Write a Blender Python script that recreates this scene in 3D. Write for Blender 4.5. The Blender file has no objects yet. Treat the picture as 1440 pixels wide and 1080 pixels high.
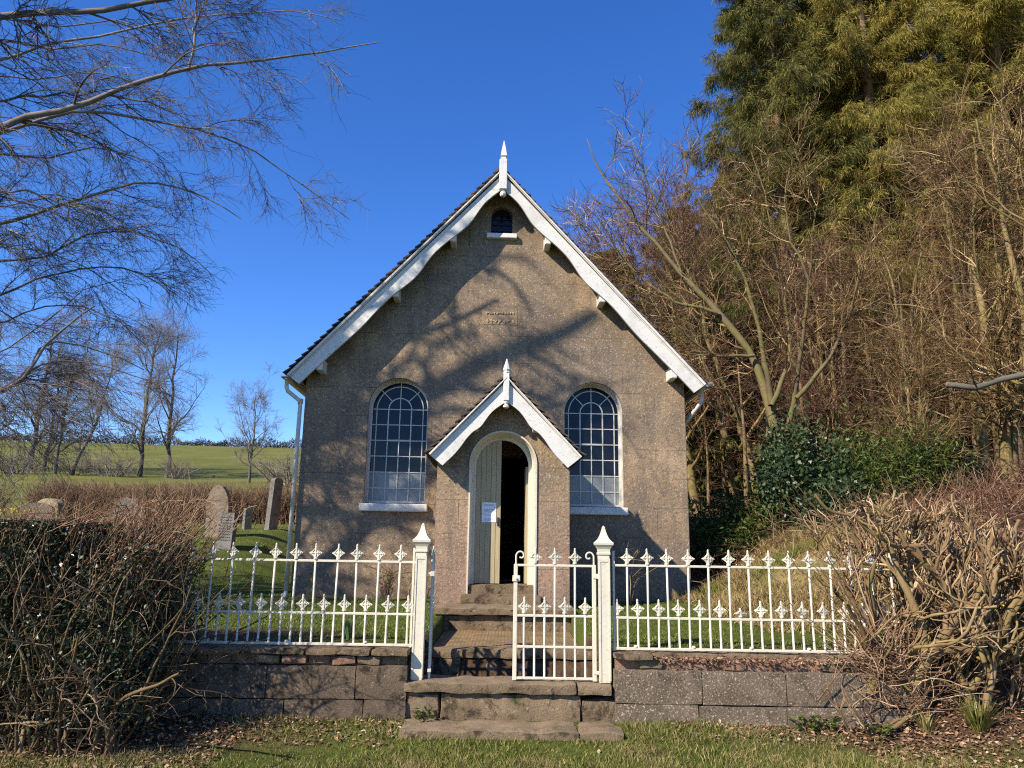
import bpy, math, random
import numpy as np
from math import radians as rad, sin, cos, pi, sqrt
from mathutils import Vector, Matrix
from mathutils.geometry import tessellate_polygon

S = bpy.context.scene
COL = S.collection
F3 = np.float32

# ------------------------------------------------------------------ camera
CAM = np.array([0, 0, 1.75]); FPX = 1040.0
_p, _r = rad(12.2), rad(0.9)
_F = np.array([0, cos(_p), sin(_p)]); _R0 = np.array([1., 0, 0]); _U0 = np.cross(_R0, _F)
_R = _R0*cos(_r)+_U0*sin(_r); _U = -_R0*sin(_r)+_U0*cos(_r)
def at(px, py, Y):
    d = _F+_R*(px-720)/FPX-_U*(py-540)/FPX
    return CAM+d*(Y/d[1])
def path(pts, Y0, Y1=None):
    n = len(pts); Y1 = Y0 if Y1 is None else Y1
    return np.array([at(p[0], p[1], Y0+(Y1-Y0)*i/(n-1)) for i, p in enumerate(pts)])
cd = bpy.data.cameras.new('camera'); cam = bpy.data.objects.new('camera', cd); COL.objects.link(cam)
M = Matrix(((_R[0], _U[0], -_F[0], 0), (_R[1], _U[1], -_F[1], 0), (_R[2], _U[2], -_F[2], 0), (0, 0, 0, 1)))
cam.matrix_world = Matrix.Translation(Vector(CAM)) @ M
cd.sensor_fit = 'HORIZONTAL'; cd.sensor_width = 36; cd.lens = 36*FPX/1440; cd.clip_end = 6000; cd.clip_start = 0.05
S.camera = cam

# ------------------------------------------------------------------ light
SUN = Vector((1.19, 1.0, -1.15)).normalized()
ld = bpy.data.lights.new('sun', 'SUN'); sun = bpy.data.objects.new('sun', ld); COL.objects.link(sun)
ld.energy = 5.0; ld.angle = rad(0.53); ld.color = (1.0, 0.90, 0.75)
sun.rotation_mode = 'QUATERNION'; sun.rotation_quaternion = SUN.to_track_quat('-Z', 'Y'); sun.location = (-20, -20, 30)
W = bpy.data.worlds.new('World'); S.world = W; W.use_nodes = True
nt = W.node_tree; bg = nt.nodes['Background']
sky = nt.nodes.new('ShaderNodeTexSky'); sky.sky_type = 'NISHITA'; sky.sun_disc = False
sky.sun_elevation = math.asin(-SUN.z); sky.sun_rotation = math.atan2(-SUN.x, -SUN.y) % (2*pi)
sky.altitude = 700; sky.air_density = 0.95; sky.dust_density = 0.0; sky.ozone_density = 5.0
hs = nt.nodes.new('ShaderNodeHueSaturation'); hs.inputs['Saturation'].default_value = 1.22; hs.inputs['Hue'].default_value = .513
nt.links.new(sky.outputs[0], hs.inputs['Color']); nt.links.new(hs.outputs[0], bg.inputs[0]); bg.inputs[1].default_value = 0.143
S.view_settings.view_transform = 'Standard'; S.view_settings.look = 'None'
S.cycles.use_denoising = False; S.cycles.filter_width = 1.15
S.view_settings.exposure = 0.78; S.view_settings.gamma = 1.0

# ------------------------------------------------------------------ materials
MATS = {}
def new_mat(name, rough=0.8, spec=0.3):
    m = bpy.data.materials.new(name); m.use_nodes = True; MATS[name] = m
    t = m.node_tree; b = t.nodes['Principled BSDF']
    b.inputs['Roughness'].default_value = rough; b.inputs['Specular IOR Level'].default_value = spec
    return m, t, b
def N(t, typ, **k):
    n = t.nodes.new(typ)
    for a, v in k.items():
        if a.startswith('i_'): n.inputs[a[2:].replace('_', ' ')].default_value = v
        else: setattr(n, a, v)
    return n
def noise(t, co, scale, detail=4, rough=0.6, dist=0.0):
    n = N(t, 'ShaderNodeTexNoise'); n.inputs['Scale'].default_value = scale; n.inputs['Detail'].default_value = detail
    n.inputs['Roughness'].default_value = rough; n.inputs['Distortion'].default_value = dist
    t.links.new(co, n.inputs['Vector']); return n.outputs['Fac']
def ramp(t, fac, stops):
    n = N(t, 'ShaderNodeValToRGB'); e = n.color_ramp.elements
    while len(e) < len(stops): e.new(0.5)
    for el, (p, c) in zip(e, stops):
        el.position = p; el.color = (c[0], c[1], c[2], 1) if isinstance(c, tuple) else (c, c, c, 1)
    t.links.new(fac, n.inputs[0]); return n.outputs[0]
def mix(t, fac, a, b, mode='MIX'):
    n = N(t, 'ShaderNodeMix', data_type='RGBA', blend_type=mode)
    for s, v in ((n.inputs[0], fac), (n.inputs[6], a), (n.inputs[7], b)):
        if hasattr(v, 'links'): t.links.new(v, s)
        elif isinstance(v, tuple): s.default_value = (v[0], v[1], v[2], 1)
        else: s.default_value = v
    return n.outputs[2]
def coord(t, kind='Object', scale=None):
    c = N(t, 'ShaderNodeTexCoord').outputs[kind]
    if scale:
        mp = N(t, 'ShaderNodeMapping'); mp.inputs['Scale'].default_value = scale
        t.links.new(c, mp.inputs['Vector']); return mp.outputs[0]
    return c
def pos(t): return N(t, 'ShaderNodeNewGeometry').outputs['Position']
def bump(t, b, h, s, d=0.02):
    n = N(t, 'ShaderNodeBump'); n.inputs['Strength'].default_value = s; n.inputs['Distance'].default_value = d
    t.links.new(h, n.inputs['Height']); t.links.new(n.outputs[0], b.inputs['Normal'])
def setc(t, b, c): t.links.new(c, b.inputs['Base Color'])

def m_render(name, pink=0.0):
    m, t, b = new_mat(name, 0.95, 0.15); co = coord(t)
    c = ramp(t, noise(t, co, 0.9, 5, 0.65, 0.4), [(0.30, (.18, .128, .087)), (0.50, (.295, .208, .128)), (0.70, (.40, .28, .17))])
    c = mix(t, ramp(t, noise(t, co, 2.3, 5, 0.7), [(0.42, 0.0), (0.68, 0.55)]), c, (.165, .125, .092))
    if pink:
        z = N(t, 'ShaderNodeSeparateXYZ'); t.links.new(co, z.inputs[0])
        f = N(t, 'ShaderNodeMapRange'); f.inputs[1].default_value = 2.6; f.inputs[2].default_value = 1.2
        f.inputs[4].default_value = pink; t.links.new(z.outputs[2], f.inputs[0])
        c = mix(t, f.outputs[0], c, (.37, .23, .155))
    c = mix(t, ramp(t, noise(t, coord(t, 'Object', (2.2, 2.2, .45)), 1.6, 6, .72, .3), [(0.47, 0.0), (0.66, 0.65)]), c, (.125, .098, .075))
    c = mix(t, ramp(t, noise(t, co, .55, 5, .7), [(0.44, 0.0), (0.62, 0.45)]), c, (.20, .165, .13))
    # rough-cast pebbles: pale stones and dark pits
    v = N(t, 'ShaderNodeTexVoronoi', i_Scale=38.0); t.links.new(co, v.inputs['Vector'])
    wn = N(t, 'ShaderNodeSeparateColor'); t.links.new(v.outputs['Color'], wn.inputs[0])
    c = mix(t, ramp(t, wn.outputs[0], [(0.0, 0.55), (0.35, 0.0)]), c, (.10, .082, .066))
    pale = mix(t, 1.0, ramp(t, wn.outputs[1], [(0.86, 0.0), (0.97, 0.6)]), ramp(t, v.outputs['Distance'], [(0.25, 1.0), (0.5, 0.0)]), 'MULTIPLY')
    c = mix(t, pale, c, (.50, .45, .37))
    spots = ramp(t, noise(t, coord(t, 'Object', (1, 1, .55)), 7.0, 6, 0.75), [(0.64, 0.0), (0.72, 0.55)])
    c = mix(t, spots, c, (.48, .45, .40))
    # scored ashlar lines
    xz = N(t, 'ShaderNodeSeparateXYZ'); t.links.new(co, xz.inputs[0])
    cb = N(t, 'ShaderNodeCombineXYZ'); t.links.new(xz.outputs[0], cb.inputs[0]); t.links.new(xz.outputs[2], cb.inputs[1])
    br = N(t, 'ShaderNodeTexBrick', i_Scale=1.0, i_Mortar_Size=0.006, i_Brick_Width=1.05, i_Row_Height=0.47, i_Mortar_Smooth=0.4)
    t.links.new(cb.outputs[0], br.inputs['Vector'])
    ln = mix(t, 1.0, br.outputs['Fac'], ramp(t, noise(t, co, 1.7, 2), [(0.42, 0.05), (0.6, 0.75)]), 'MULTIPLY')
    c = mix(t, ln, c, (.07, .055, .045))
    # damp dirt near the ground and under sills
    zz = N(t, 'ShaderNodeMapRange'); zz.inputs[1].default_value = 1.35; zz.inputs[2].default_value = .85; zz.inputs[4].default_value = .45
    t.links.new(xz.outputs[2], zz.inputs[0])
    c = mix(t, mix(t, 1.0, zz.outputs[0], noise(t, co, 3.5, 4), 'MULTIPLY'), c, (.075, .07, .06))
    setc(t, b, c)
    hh = mix(t, 0.5, v.outputs['Distance'], noise(t, co, 90, 3, .7)); bump(t, b, hh, 0.6, 0.015)
    return m
m_render('roughcast'); m_render('roughcast_pink', 0.65)

def m_white(name, base, dirt=(.30, .27, .22), amt=.5, rust=None, sc=1.0):
    m, t, b = new_mat(name, 0.5, 0.35); co = coord(t)
    c = mix(t, ramp(t, noise(t, co, 3.0*sc, 5, 0.7), [(0.48, 0.0), (0.78, amt)]), base, dirt)
    c = mix(t, ramp(t, noise(t, co, 26*sc, 4, 0.7), [(0.60, 0.0), (0.68, 0.85)]), c, dirt)
    c = mix(t, ramp(t, noise(t, coord(t, 'Object', (1, 1, 3.5)), 6*sc, 5, 0.75), [(0.60, 0.0), (0.72, 0.6)]), c, tuple(x*.7 for x in dirt))
    if rust: c = mix(t, ramp(t, noise(t, co, 17*sc, 4, 0.75, .3), [(0.63, 0.0), (0.72, 0.8)]), c, rust)
    setc(t, b, c); bump(t, b, noise(t, co, 50*sc, 4, .7), 0.35, 0.004)
m_white('white_wood', (.62, .60, .55), (.27, .25, .22), .55)
m_white('white_iron', (.60, .55, .43), (.42, .36, .25), .40, (.33, .16, .06))
m_white('white_stone', (.66, .63, .57), (.33, .29, .24), .7)
m_white('white_frame', (.56, .55, .49), (.5, .47, .42), .3)
m_white('cream_paint', (.58, .53, .42), (.33, .29, .2), .4)
m_white('white_pipe', (.62, .58, .51), (.4, .33, .25), .4)

m, t, b = new_mat('roof_tile', .9, .2); co = coord(t)
rn = N(t, 'ShaderNodeNewGeometry').outputs['Random Per Island']
c = ramp(t, rn, [(0, (.045, .034, .03)), (.5, (.085, .055, .042)), (1, (.13, .085, .06))])
c = mix(t, ramp(t, noise(t, co, 7, 4), [(.5, 0.), (.7, .6)]), c, (.16, .15, .10)); setc(t, b, c)
bump(t, b, noise(t, co, 40, 4), .5, .01)

m, t, b = new_mat('glass_dark', .04, .22); b.inputs['Base Color'].default_value = (.008, .011, .02, 1)
bump(t, b, noise(t, coord(t), 2.2, 2), .12, .02)
m, t, b = new_mat('glass_grey_reflection', .35, .5); co = coord(t)  # lower panes: pale grey reflection put into the base colour
setc(t, b, ramp(t, noise(t, co, 3, 3), [(.3, (.16, .18, .19)), (.7, (.27, .28, .27))]))
m, t, b = new_mat('dark_iron', .7, .3); b.inputs['Base Color'].default_value = (.02, .022, .03, 1)
m, t, b = new_mat('door_boards', .6, .3); co = coord(t)
w = N(t, 'ShaderNodeTexNoise', i_Scale=6.0); t.links.new(coord(t, 'Object', (8, 8, .6)), w.inputs['Vector'])
setc(t, b, ramp(t, w.outputs[0], [(.3, (.33, .265, .145)), (.7, (.42, .34, .20))]))
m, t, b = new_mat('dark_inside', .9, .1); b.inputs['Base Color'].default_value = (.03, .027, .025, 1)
m, t, b = new_mat('paper', .6, .3); b.inputs['Base Color'].default_value = (.74, .74, .78, 1)
m, t, b = new_mat('ink', .7, .2); b.inputs['Base Color'].default_value = (.22, .22, .26, 1)
m, t, b = new_mat('pale_plaque', .95, .1); co = coord(t)
setc(t, b, ramp(t, noise(t, co, 11, 5, .7), [(.3, (.25, .172, .105)), (.7, (.38, .27, .165))])); bump(t, b, noise(t, co, 45, 4), .7, .01)
m, t, b = new_mat('letter_stone', .95, .1); b.inputs['Base Color'].default_value = (.46, .36, .25, 1)

def m_stone(name, a, bb, lich=(.5, .48, .42), lt=.62, moss=0.5, dark=.55, sc=1.0, ls=1.0):
    m, t, b = new_mat(name, .92, .2); co = pos(t)
    c = ramp(t, noise(t, co, 2.6*sc, 5, .65, .3), [(.3, a), (.7, bb)])
    c = mix(t, ramp(t, noise(t, co, 5.5*sc, 6, .75, .5), [(.50, 0.), (.62, dark)]), c, tuple(x*.25 for x in a))
    c = mix(t, ramp(t, noise(t, co, 24*sc*ls, 6, .78), [(lt, 0.), (lt+.05, .85)]), c, lich)
    c = mix(t, ramp(t, noise(t, co, 60*sc, 4, .7), [(.30, .6), (.45, 0.)]), c, tuple(x*.4 for x in a))
    if moss: c = mix(t, ramp(t, noise(t, co, 3.7*sc, 5, .7), [(.58, 0.), (.70, moss)]), c, (.035, .042, .012))
    setc(t, b, c); bump(t, b, mix(t, .5, noise(t, co, 14*sc, 5, .7), noise(t, co, 70*sc, 3, .7)), .8, .02)
m_stone('block_stone', (.088, .064, .043), (.155, .114, .077), (.34, .29, .23), .60, .75, .9, 1.3)
m_stone('block_stone_pale', (.11, .080, .054), (.18, .137, .094), (.56, .49, .39), .562, .25, .6, 1.1, 2.0)
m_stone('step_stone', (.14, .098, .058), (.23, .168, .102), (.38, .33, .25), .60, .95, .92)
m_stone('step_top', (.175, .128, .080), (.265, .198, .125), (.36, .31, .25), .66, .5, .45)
m_stone('brick_red', (.20, .10, .06), (.31, .185, .12), (.45, .36, .28), .60, .3)
m_stone('grave_grey', (.12, .112, .10), (.20, .19, .17), (.36, .34, .29), .58, .2, .5)
m_stone('grave_brown', (.16, .125, .09), (.27, .215, .155), (.45, .40, .3), .6, .25, .35)
m_stone('grave_lichen', (.20, .17, .11), (.34, .28, .17), (.50, .38, .20), .55, .1, .3)
m, t, b = new_mat('path_tile', .85, .25); co = pos(t)
bk = N(t, 'ShaderNodeTexBrick', i_Scale=1.0, i_Mortar_Size=.006, i_Brick_Width=.08, i_Row_Height=.055, i_Color1=(.33, .215, .10, 1), i_Color2=(.25, .15, .075, 1), i_Mortar=(.09, .06, .035, 1))
t.links.new(co, bk.inputs['Vector'])
c = mix(t, ramp(t, noise(t, co, 4, 4), [(.42, 0.), (.62, .85)]), bk.outputs[0], (.13, .105, .05)); setc(t, b, c); bump(t, b, bk.outputs['Fac'], -.6, .012)

def m_bark(name, stops, moss=0., glint=None):
    m, t, b = new_mat(name, .85, .25); co = coord(t)
    rn = N(t, 'ShaderNodeNewGeometry').outputs['Random Per Island']
    c = ramp(t, rn, stops)
    c = mix(t, ramp(t, noise(t, co, 5, 4), [(.45, 0.), (.7, .6)]), c, tuple(x*.45 for x in stops[0][1]))
    if moss: c = mix(t, ramp(t, noise(t, co, 1.9, 4, .7), [(.44, 0.), (.58, moss)]), c, (.15, .14, .03))
    setc(t, b, c)
    bump(t, b, noise(t, coord(t, 'Object', (1, 1, .35)), 55, 4, .7), .6, .006)
    if glint: b.inputs['Roughness'].default_value = glint
    return m
m_bark('bark_overhang', [(0, (.16, .14, .12)), (1, (.28, .24, .20))])
m_bark('twig_overhang', [(0, (.08, .06, .052)), (.7, (.15, .12, .10)), (1, (.34, .29, .25))], 0, .6)
m_bark('bark_field', [(0, (.09, .08, .062)), (1, (.135, .12, .095))])
m_bark('twig_field', [(0, (.15, .13, .10)), (1, (.32, .27, .21))])
m_bark('bark_wood', [(0, (.17, .115, .05)), (1, (.36, .25, .12))], .6)
m_bark('twig_wood', [(0, (.045, .023, .009)), (.5, (.14, .080, .028)), (.85, (.32, .20, .08)), (1, (.66, .48, .26))])
m_bark('twig_red', [(0, (.055, .024, .013)), (.5, (.15, .070, .040)), (.85, (.29, .16, .095)), (1, (.52, .37, .24))])
m_bark('bark_mossy', [(0, (.10, .075, .04)), (1, (.20, .15, .085))], .5)
m_bark('bark_pine', [(0, (.15, .09, .052)), (1, (.26, .17, .10))], .4)
m_bark('hedge_stem', [(0, (.06, .036, .02)), (.6, (.16, .10, .055)), (1, (.36, .26, .16))], .2)
m_bark('hedge_red', [(0, (.12, .06, .032)), (.6, (.26, .15, .082)), (1, (.50, .35, .22))])
m_bark('gnarl', [(0, (.15, .092, .044)), (1, (.30, .20, .10))], .4)
m_bark('gnarl_tip', [(0, (.10, .055, .026)), (.6, (.29, .18, .09)), (1, (.56, .41, .24))])
m_bark('far_hedge', [(0, (.15, .09, .055)), (.7, (.25, .155, .095)), (1, (.38, .26, .16))])
m_bark('crest_hedge', [(0, (.05, .042, .024)), (1, (.13, .10, .06))])

def m_leaf(name, stops, rough=.55, spec=.35, nz=None, trans=.0):
    m, t, b = new_mat(name, rough, spec)
    rn = N(t, 'ShaderNodeNewGeometry').outputs['Random Per Island']
    c = ramp(t, rn, stops)
    if nz: c = mix(t, ramp(t, noise(t, pos(t), nz[0], 4, .6), [(nz[2], 0.), (nz[3], nz[4])]), c, nz[1])
    setc(t, b, c)
    if trans:
        tr = N(t, 'ShaderNodeBsdfTranslucent'); ms = N(t, 'ShaderNodeMixShader'); ms.inputs[0].default_value = trans; t.links.new(c, tr.inputs[0])
        t.links.new(b.outputs[0], ms.inputs[1]); t.links.new(tr.outputs[0], ms.inputs[2]); t.links.new(ms.outputs[0], t.nodes['Material Output'].inputs[0])
    return m
m_leaf('conifer_leaf', [(0, (.05, .045, .010)), (.4, (.25, .225, .045)), (.8, (.46, .385, .09)), (1, (.55, .36, .13))], .8, .1, (.35, (.08, .105, .026), .52, .70, .55), .45)
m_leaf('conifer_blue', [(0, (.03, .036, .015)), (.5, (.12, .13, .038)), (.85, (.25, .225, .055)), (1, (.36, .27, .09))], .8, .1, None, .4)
m_leaf('dead_needle', [(0, (.10, .06, .035)), (1, (.22, .145, .085))], .9, .1)
m_leaf('ivy_leaf', [(0, (.015, .03, .010)), (.6, (.035, .06, .018)), (.9, (.06, .09, .03)), (1, (.12, .15, .08))], .42, .35)
m_leaf('yew_leaf', [(0, (.02, .035, .008)), (.5, (.07, .105, .02)), (1, (.16, .18, .04))], .5, .3, None, .3)
m_leaf('hedge_leaf', [(0, (.012, .022, .010)), (.6, (.03, .045, .018)), (.9, (.06, .075, .035)), (1, (.14, .15, .09))], .36, .35)
m_leaf('grass_blade', [(0, (.05, .062, .010)), (.5, (.115, .125, .020)), (.8, (.20, .185, .042)), (1, (.40, .30, .15))], .6, .25, (2.3, (.26, .19, .085), .45, .66, .75))
m_leaf('lawn_blade', [(0, (.05, .085, .012)), (.5, (.10, .145, .020)), (.9, (.165, .18, .03)), (1, (.32, .27, .11))], .6, .25, (.8, (.15, .16, .035), .45, .7, .5))
m_leaf('bank_grass', [(0, (.09, .065, .02)), (.4, (.20, .145, .055)), (1, (.42, .30, .14))], .7, .2, (1.1, (.11, .14, .02), .52, .66, .8))
m_leaf('dead_leaf', [(0, (.10, .05, .028)), (.5, (.24, .135, .075)), (.85, (.38, .24, .145)), (1, (.52, .37, .25))], .7, .25)
m_leaf('daffodil_leaf', [(0, (.04, .085, .03)), (1, (.08, .14, .05))], .45, .4)
m_leaf('daffodil_petal', [(0, (.75, .50, .02)), (1, (.85, .62, .05))], .5, .3)

m, t, b = new_mat('ground_grass', .95, .1); co = pos(t)
xyz = N(t, 'ShaderNodeSeparateXYZ'); t.links.new(co, xyz.inputs[0])
gr = ramp(t, noise(t, co, 3.0, 6, .75), [(.3, (.045, .062, .012)), (.55, (.085, .105, .018)), (.75, (.14, .125, .04))])
fld = ramp(t, noise(t, co, .12, 6, .65), [(.3, (.09, .098, .022)), (.55, (.135, .14, .032)), (.8, (.19, .165, .055))])
fm = N(t, 'ShaderNodeMapRange'); fm.inputs[1].default_value = 14; fm.inputs[2].default_value = 26; t.links.new(xyz.outputs[1], fm.inputs[0])
c = mix(t, fm.outputs[0], gr, fld)
soil = ramp(t, noise(t, co, 9, 6, .7), [(.3, (.035, .022, .014)), (.7, (.13, .08, .048))])
# leaf litter under the hedges and in the wood
def box_mask(t, s, lo0, lo1, hi0, hi1):
    a = N(t, 'ShaderNodeMapRange'); a.inputs[1].default_value = lo0; a.inputs[2].default_value = lo1; t.links.new(s, a.inputs[0])
    d = N(t, 'ShaderNodeMapRange'); d.inputs[1].default_value = hi1; d.inputs[2].default_value = hi0; t.links.new(s, d.inputs[0])
    n = N(t, 'ShaderNodeMath', operation='MULTIPLY'); t.links.new(a.outputs[0], n.inputs[0]); t.links.new(d.outputs[0], n.inputs[1]); return n.outputs[0]
def mul(t, a, bb):
    n = N(t, 'ShaderNodeMath', operation='MULTIPLY'); t.links.new(a, n.inputs[0]); t.links.new(bb, n.inputs[1]); return n.outputs[0]
def mx(t, a, bb):
    n = N(t, 'ShaderNodeMath', operation='MAXIMUM'); t.links.new(a, n.inputs[0]); t.links.new(bb, n.inputs[1]); return n.outputs[0]
yfront = box_mask(t, xyz.outputs[1], 6.05, 6.5, 8.2, 8.6)
lft = mul(t, yfront, box_mask(t, xyz.outputs[0], -30, -29, -2.6, -1.2))
rgt = mul(t, box_mask(t, xyz.outputs[1], 6.35, 6.7, 7.6, 8.2), box_mask(t, xyz.outputs[0], 1.7, 3.2, 29, 30))
land = mul(t, box_mask(t, xyz.outputs[1], 7.0, 7.05, 8.12, 8.15), box_mask(t, xyz.outputs[0], -.98, -.93, .98, 1.0))
wood = mx(t, mul(t, box_mask(t, xyz.outputs[1], 11.5, 13.5, 90, 95), box_mask(t, xyz.outputs[0], 3.2, 5.0, 120, 125)), mul(t, box_mask(t, xyz.outputs[1], 8.2, 9.6, 90, 95), box_mask(t, xyz.outputs[0], 5.2, 6.4, 120, 125)))
tan = mul(t, mul(t, box_mask(t, xyz.outputs[1], 8.6, 10.4, 13, 14), box_mask(t, xyz.outputs[0], 2.7, 3.8, 6, 7)), ramp(t, noise(t, co, 1.7, 4), [(.35, .3), (.6, 1.)]))
c = mix(t, tan, c, (.26, .19, .085))
c = mix(t, mx(t, mx(t, lft, rgt), mx(t, land, wood)), c, soil)
setc(t, b, c); bump(t, b, noise(t, co, 30, 5, .7), .9, .03)

# ------------------------------------------------------------------ mesh helpers
def sset(o, label=None, cat=None, group=None, kind=None):
    if label: o['label'] = label
    if cat: o['category'] = cat
    if group: o['group'] = group
    if kind: o['kind'] = kind
    return o
def empty(name, loc=(0, 0, 0), rz=0, label=None, cat=None, group=None):
    o = bpy.data.objects.new(name, None); COL.objects.link(o); o.location = loc; o.rotation_euler = (0, 0, rz)
    o.empty_display_size = .1
    return sset(o, label, cat, group)
class MB:
    """collects polygons; build() links ONE mesh object"""
    def __init__(s): s.v = []; s.f = []; s.n = 0; s.mi = []; s.sm = []
    def add(s, V, Fs, mi=0, smooth=False):
        V = np.asarray(V, float).reshape(-1, 3); s.v.append(V)
        for f in Fs: s.f.append([i+s.n for i in f]); s.mi.append(mi); s.sm.append(smooth)
        s.n += len(V); return s
    def box(s, x0, x1, y0, y1, z0, z1, mi=0, bev=0):
        if not bev:
            V = [(x, y, z) for x in (x0, x1) for y in (y0, y1) for z in (z0, z1)]
            return s.add(V, [(0, 1, 3, 2), (4, 6, 7, 5), (0, 4, 5, 1), (2, 3, 7, 6), (0, 2, 6, 4), (1, 5, 7, 3)], mi)
        c = np.array([(x0+x1)/2, (y0+y1)/2, (z0+z1)/2]); h = np.array([x1-x0, y1-y0, z1-z0])/2
        V = []; idx = {}
        for sx in (-1, 1):
            for sy in (-1, 1):
                for sz in (-1, 1):
                    for a in range(3):
                        p = h-bev; p = p.copy(); p[a] = h[a]; idx[(sx, sy, sz, a)] = len(V); V.append(c+p*np.array([sx, sy, sz]))
        Fs = []
        for a in range(3):
            o1, o2 = [q for q in range(3) if q != a]
            for sg in (-1, 1):
                q = []
                for s1, s2 in ((-1, -1), (1, -1), (1, 1), (-1, 1)):
                    k = [0, 0, 0]; k[a] = sg; k[o1] = s1; k[o2] = s2; q.append(idx[(*k, a)])
                if (sg > 0) == (a == 1): q.reverse()
                Fs.append(q)
        for a in range(3):
            o1, o2 = [q for q in range(3) if q != a]
            for s1 in (-1, 1):
                for s2 in (-1, 1):
                    q = []
                    for sg, ax in ((-1, o1), (1, o1), (1, o2), (-1, o2)):
                        k = [0, 0, 0]; k[a] = sg; k[o1] = s1; k[o2] = s2; q.append(idx[(*k, ax)])
                    Fs.append(q)
        for sx in (-1, 1):
            for sy in (-1, 1):
                for sz in (-1, 1): Fs.append([idx[(sx, sy, sz, a)] for a in range(3)])
        return s.add(V, Fs, mi)
    def prism(s, poly, y0, y1, mi=0, holes=(), back=True, smi=None):
        """polygon in (x, z), extruded along y"""
        smi = mi if smi is None else smi
        loops = [list(poly)]+[list(h) for h in holes]
        flat = [p for l in loops for p in l]
        tris = tessellate_polygon([[Vector((p[0], p[1], 0)) for p in l] for l in loops])
        s.add([(p[0], y0, p[1]) for p in flat], [tuple(t) for t in tris], mi)
        if back: s.add([(p[0], y1, p[1]) for p in flat], [tuple(t) for t in tris], mi)
        for l in loops:
            n = len(l); V = [(p[0], y0, p[1]) for p in l]+[(p[0], y1, p[1]) for p in l]
            s.add(V, [(i, (i+1) % n, (i+1) % n+n, i+n) for i in range(n)], smi)
        return s
    def lathe(s, prof, c, segs=12, mi=0, rot=0, smooth=False):
        """profile of (r, z) round a vertical axis at c"""
        V = []
        for r, z in prof:
            for k in range(segs):
                a = rot+2*pi*k/segs; V.append((c[0]+r*cos(a), c[1]+r*sin(a), c[2]+z))
        Fs = [(j*segs+k, j*segs+(k+1) % segs, (j+1)*segs+(k+1) % segs, (j+1)*segs+k) for j in range(len(prof)-1) for k in range(segs)]
        Fs += [tuple(range(segs))[::-1], tuple((len(prof)-1)*segs+k for k in range(segs))]
        return s.add(V, Fs, mi, smooth)
    def tube(s, pts, r, sides=8, mi=0, smooth=True):
        P = np.asarray(pts, float)[None]; R = np.full((1, P.shape[1]), r) if np.isscalar(r) else np.asarray(r, float)[None]
        V, Q = tube_arrays(P, R, sides); s.add(V, [tuple(q) for q in Q], mi, smooth)
        k = P.shape[1]*sides
        s.f += [[s.n-k+i for i in range(sides)], [s.n-sides+i for i in range(sides)]]; s.mi += [mi]*2; s.sm += [False]*2
        return s
    def rough(s, x0, x1, y0, y1, z0, z1, seg=.06, amp=.01, seed=0, mi=0, mtop=None):
        """a worn block of stone: a subdivided box whose corners are rounded and whose faces are uneven"""
        c = np.array([(x0+x1)/2, (y0+y1)/2, (z0+z1)/2]); h = np.array([x1-x0, y1-y0, z1-z0])/2
        for a in range(3):
            o1, o2 = [q for q in range(3) if q != a]
            n1 = max(2, int(2*h[o1]/seg)); n2 = max(2, int(2*h[o2]/seg))
            for sg in (-1, 1):
                u, v = np.meshgrid(np.linspace(-1, 1, n1+1), np.linspace(-1, 1, n2+1), indexing='ij')
                P = np.zeros((n1+1, n2+1, 3)); P[..., a] = sg*h[a]; P[..., o1] = u*h[o1]; P[..., o2] = v*h[o2]
                P = P.reshape(-1, 3); b = min(h.min()*.5, amp*2.2)
                inner = np.clip(P, -(h-b), h-b); dd = P-inner; ln = np.linalg.norm(dd, axis=1, keepdims=True)+1e-9
                P = inner+dd/ln*np.minimum(ln, b)
                q = P+c+seed*3.7
                nz = np.stack([np.sin(q[:, 0]*23+q[:, 1]*17+3)+np.sin(q[:, 2]*31-q[:, 0]*11), np.sin(q[:, 1]*27+q[:, 2]*13)+np.sin(q[:, 0]*37+1.3),
                               np.sin(q[:, 2]*25+q[:, 0]*19)+np.sin(q[:, 0]*9-q[:, 1]*33)], 1)
                P = P+c+nz*amp*.38
                Fs = []
                for i in range(n1):
                    for j in range(n2):
                        f = [i*(n2+1)+j, (i+1)*(n2+1)+j, (i+1)*(n2+1)+j+1, i*(n2+1)+j+1]
                        if (sg > 0) == (a == 1): f.reverse()
                        Fs.append(f)
                s.add(P, Fs, mtop if (mtop is not None and a == 2 and sg > 0) else mi, True)
        return s
    def build(s, name, mats, parent=None, **k):
        me = bpy.data.meshes.new(name)
        V = np.concatenate(s.v); me.from_pydata(V.tolist(), [], s.f)
        for mm in ([mats] if isinstance(mats, str) else mats): me.materials.append(MATS[mm])
        me.polygons.foreach_set('material_index', s.mi); me.polygons.foreach_set('use_smooth', s.sm); me.update()
        o = bpy.data.objects.new(name, me); COL.objects.link(o)
        if parent: o.parent = parent
        return sset(o, **k)

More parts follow.
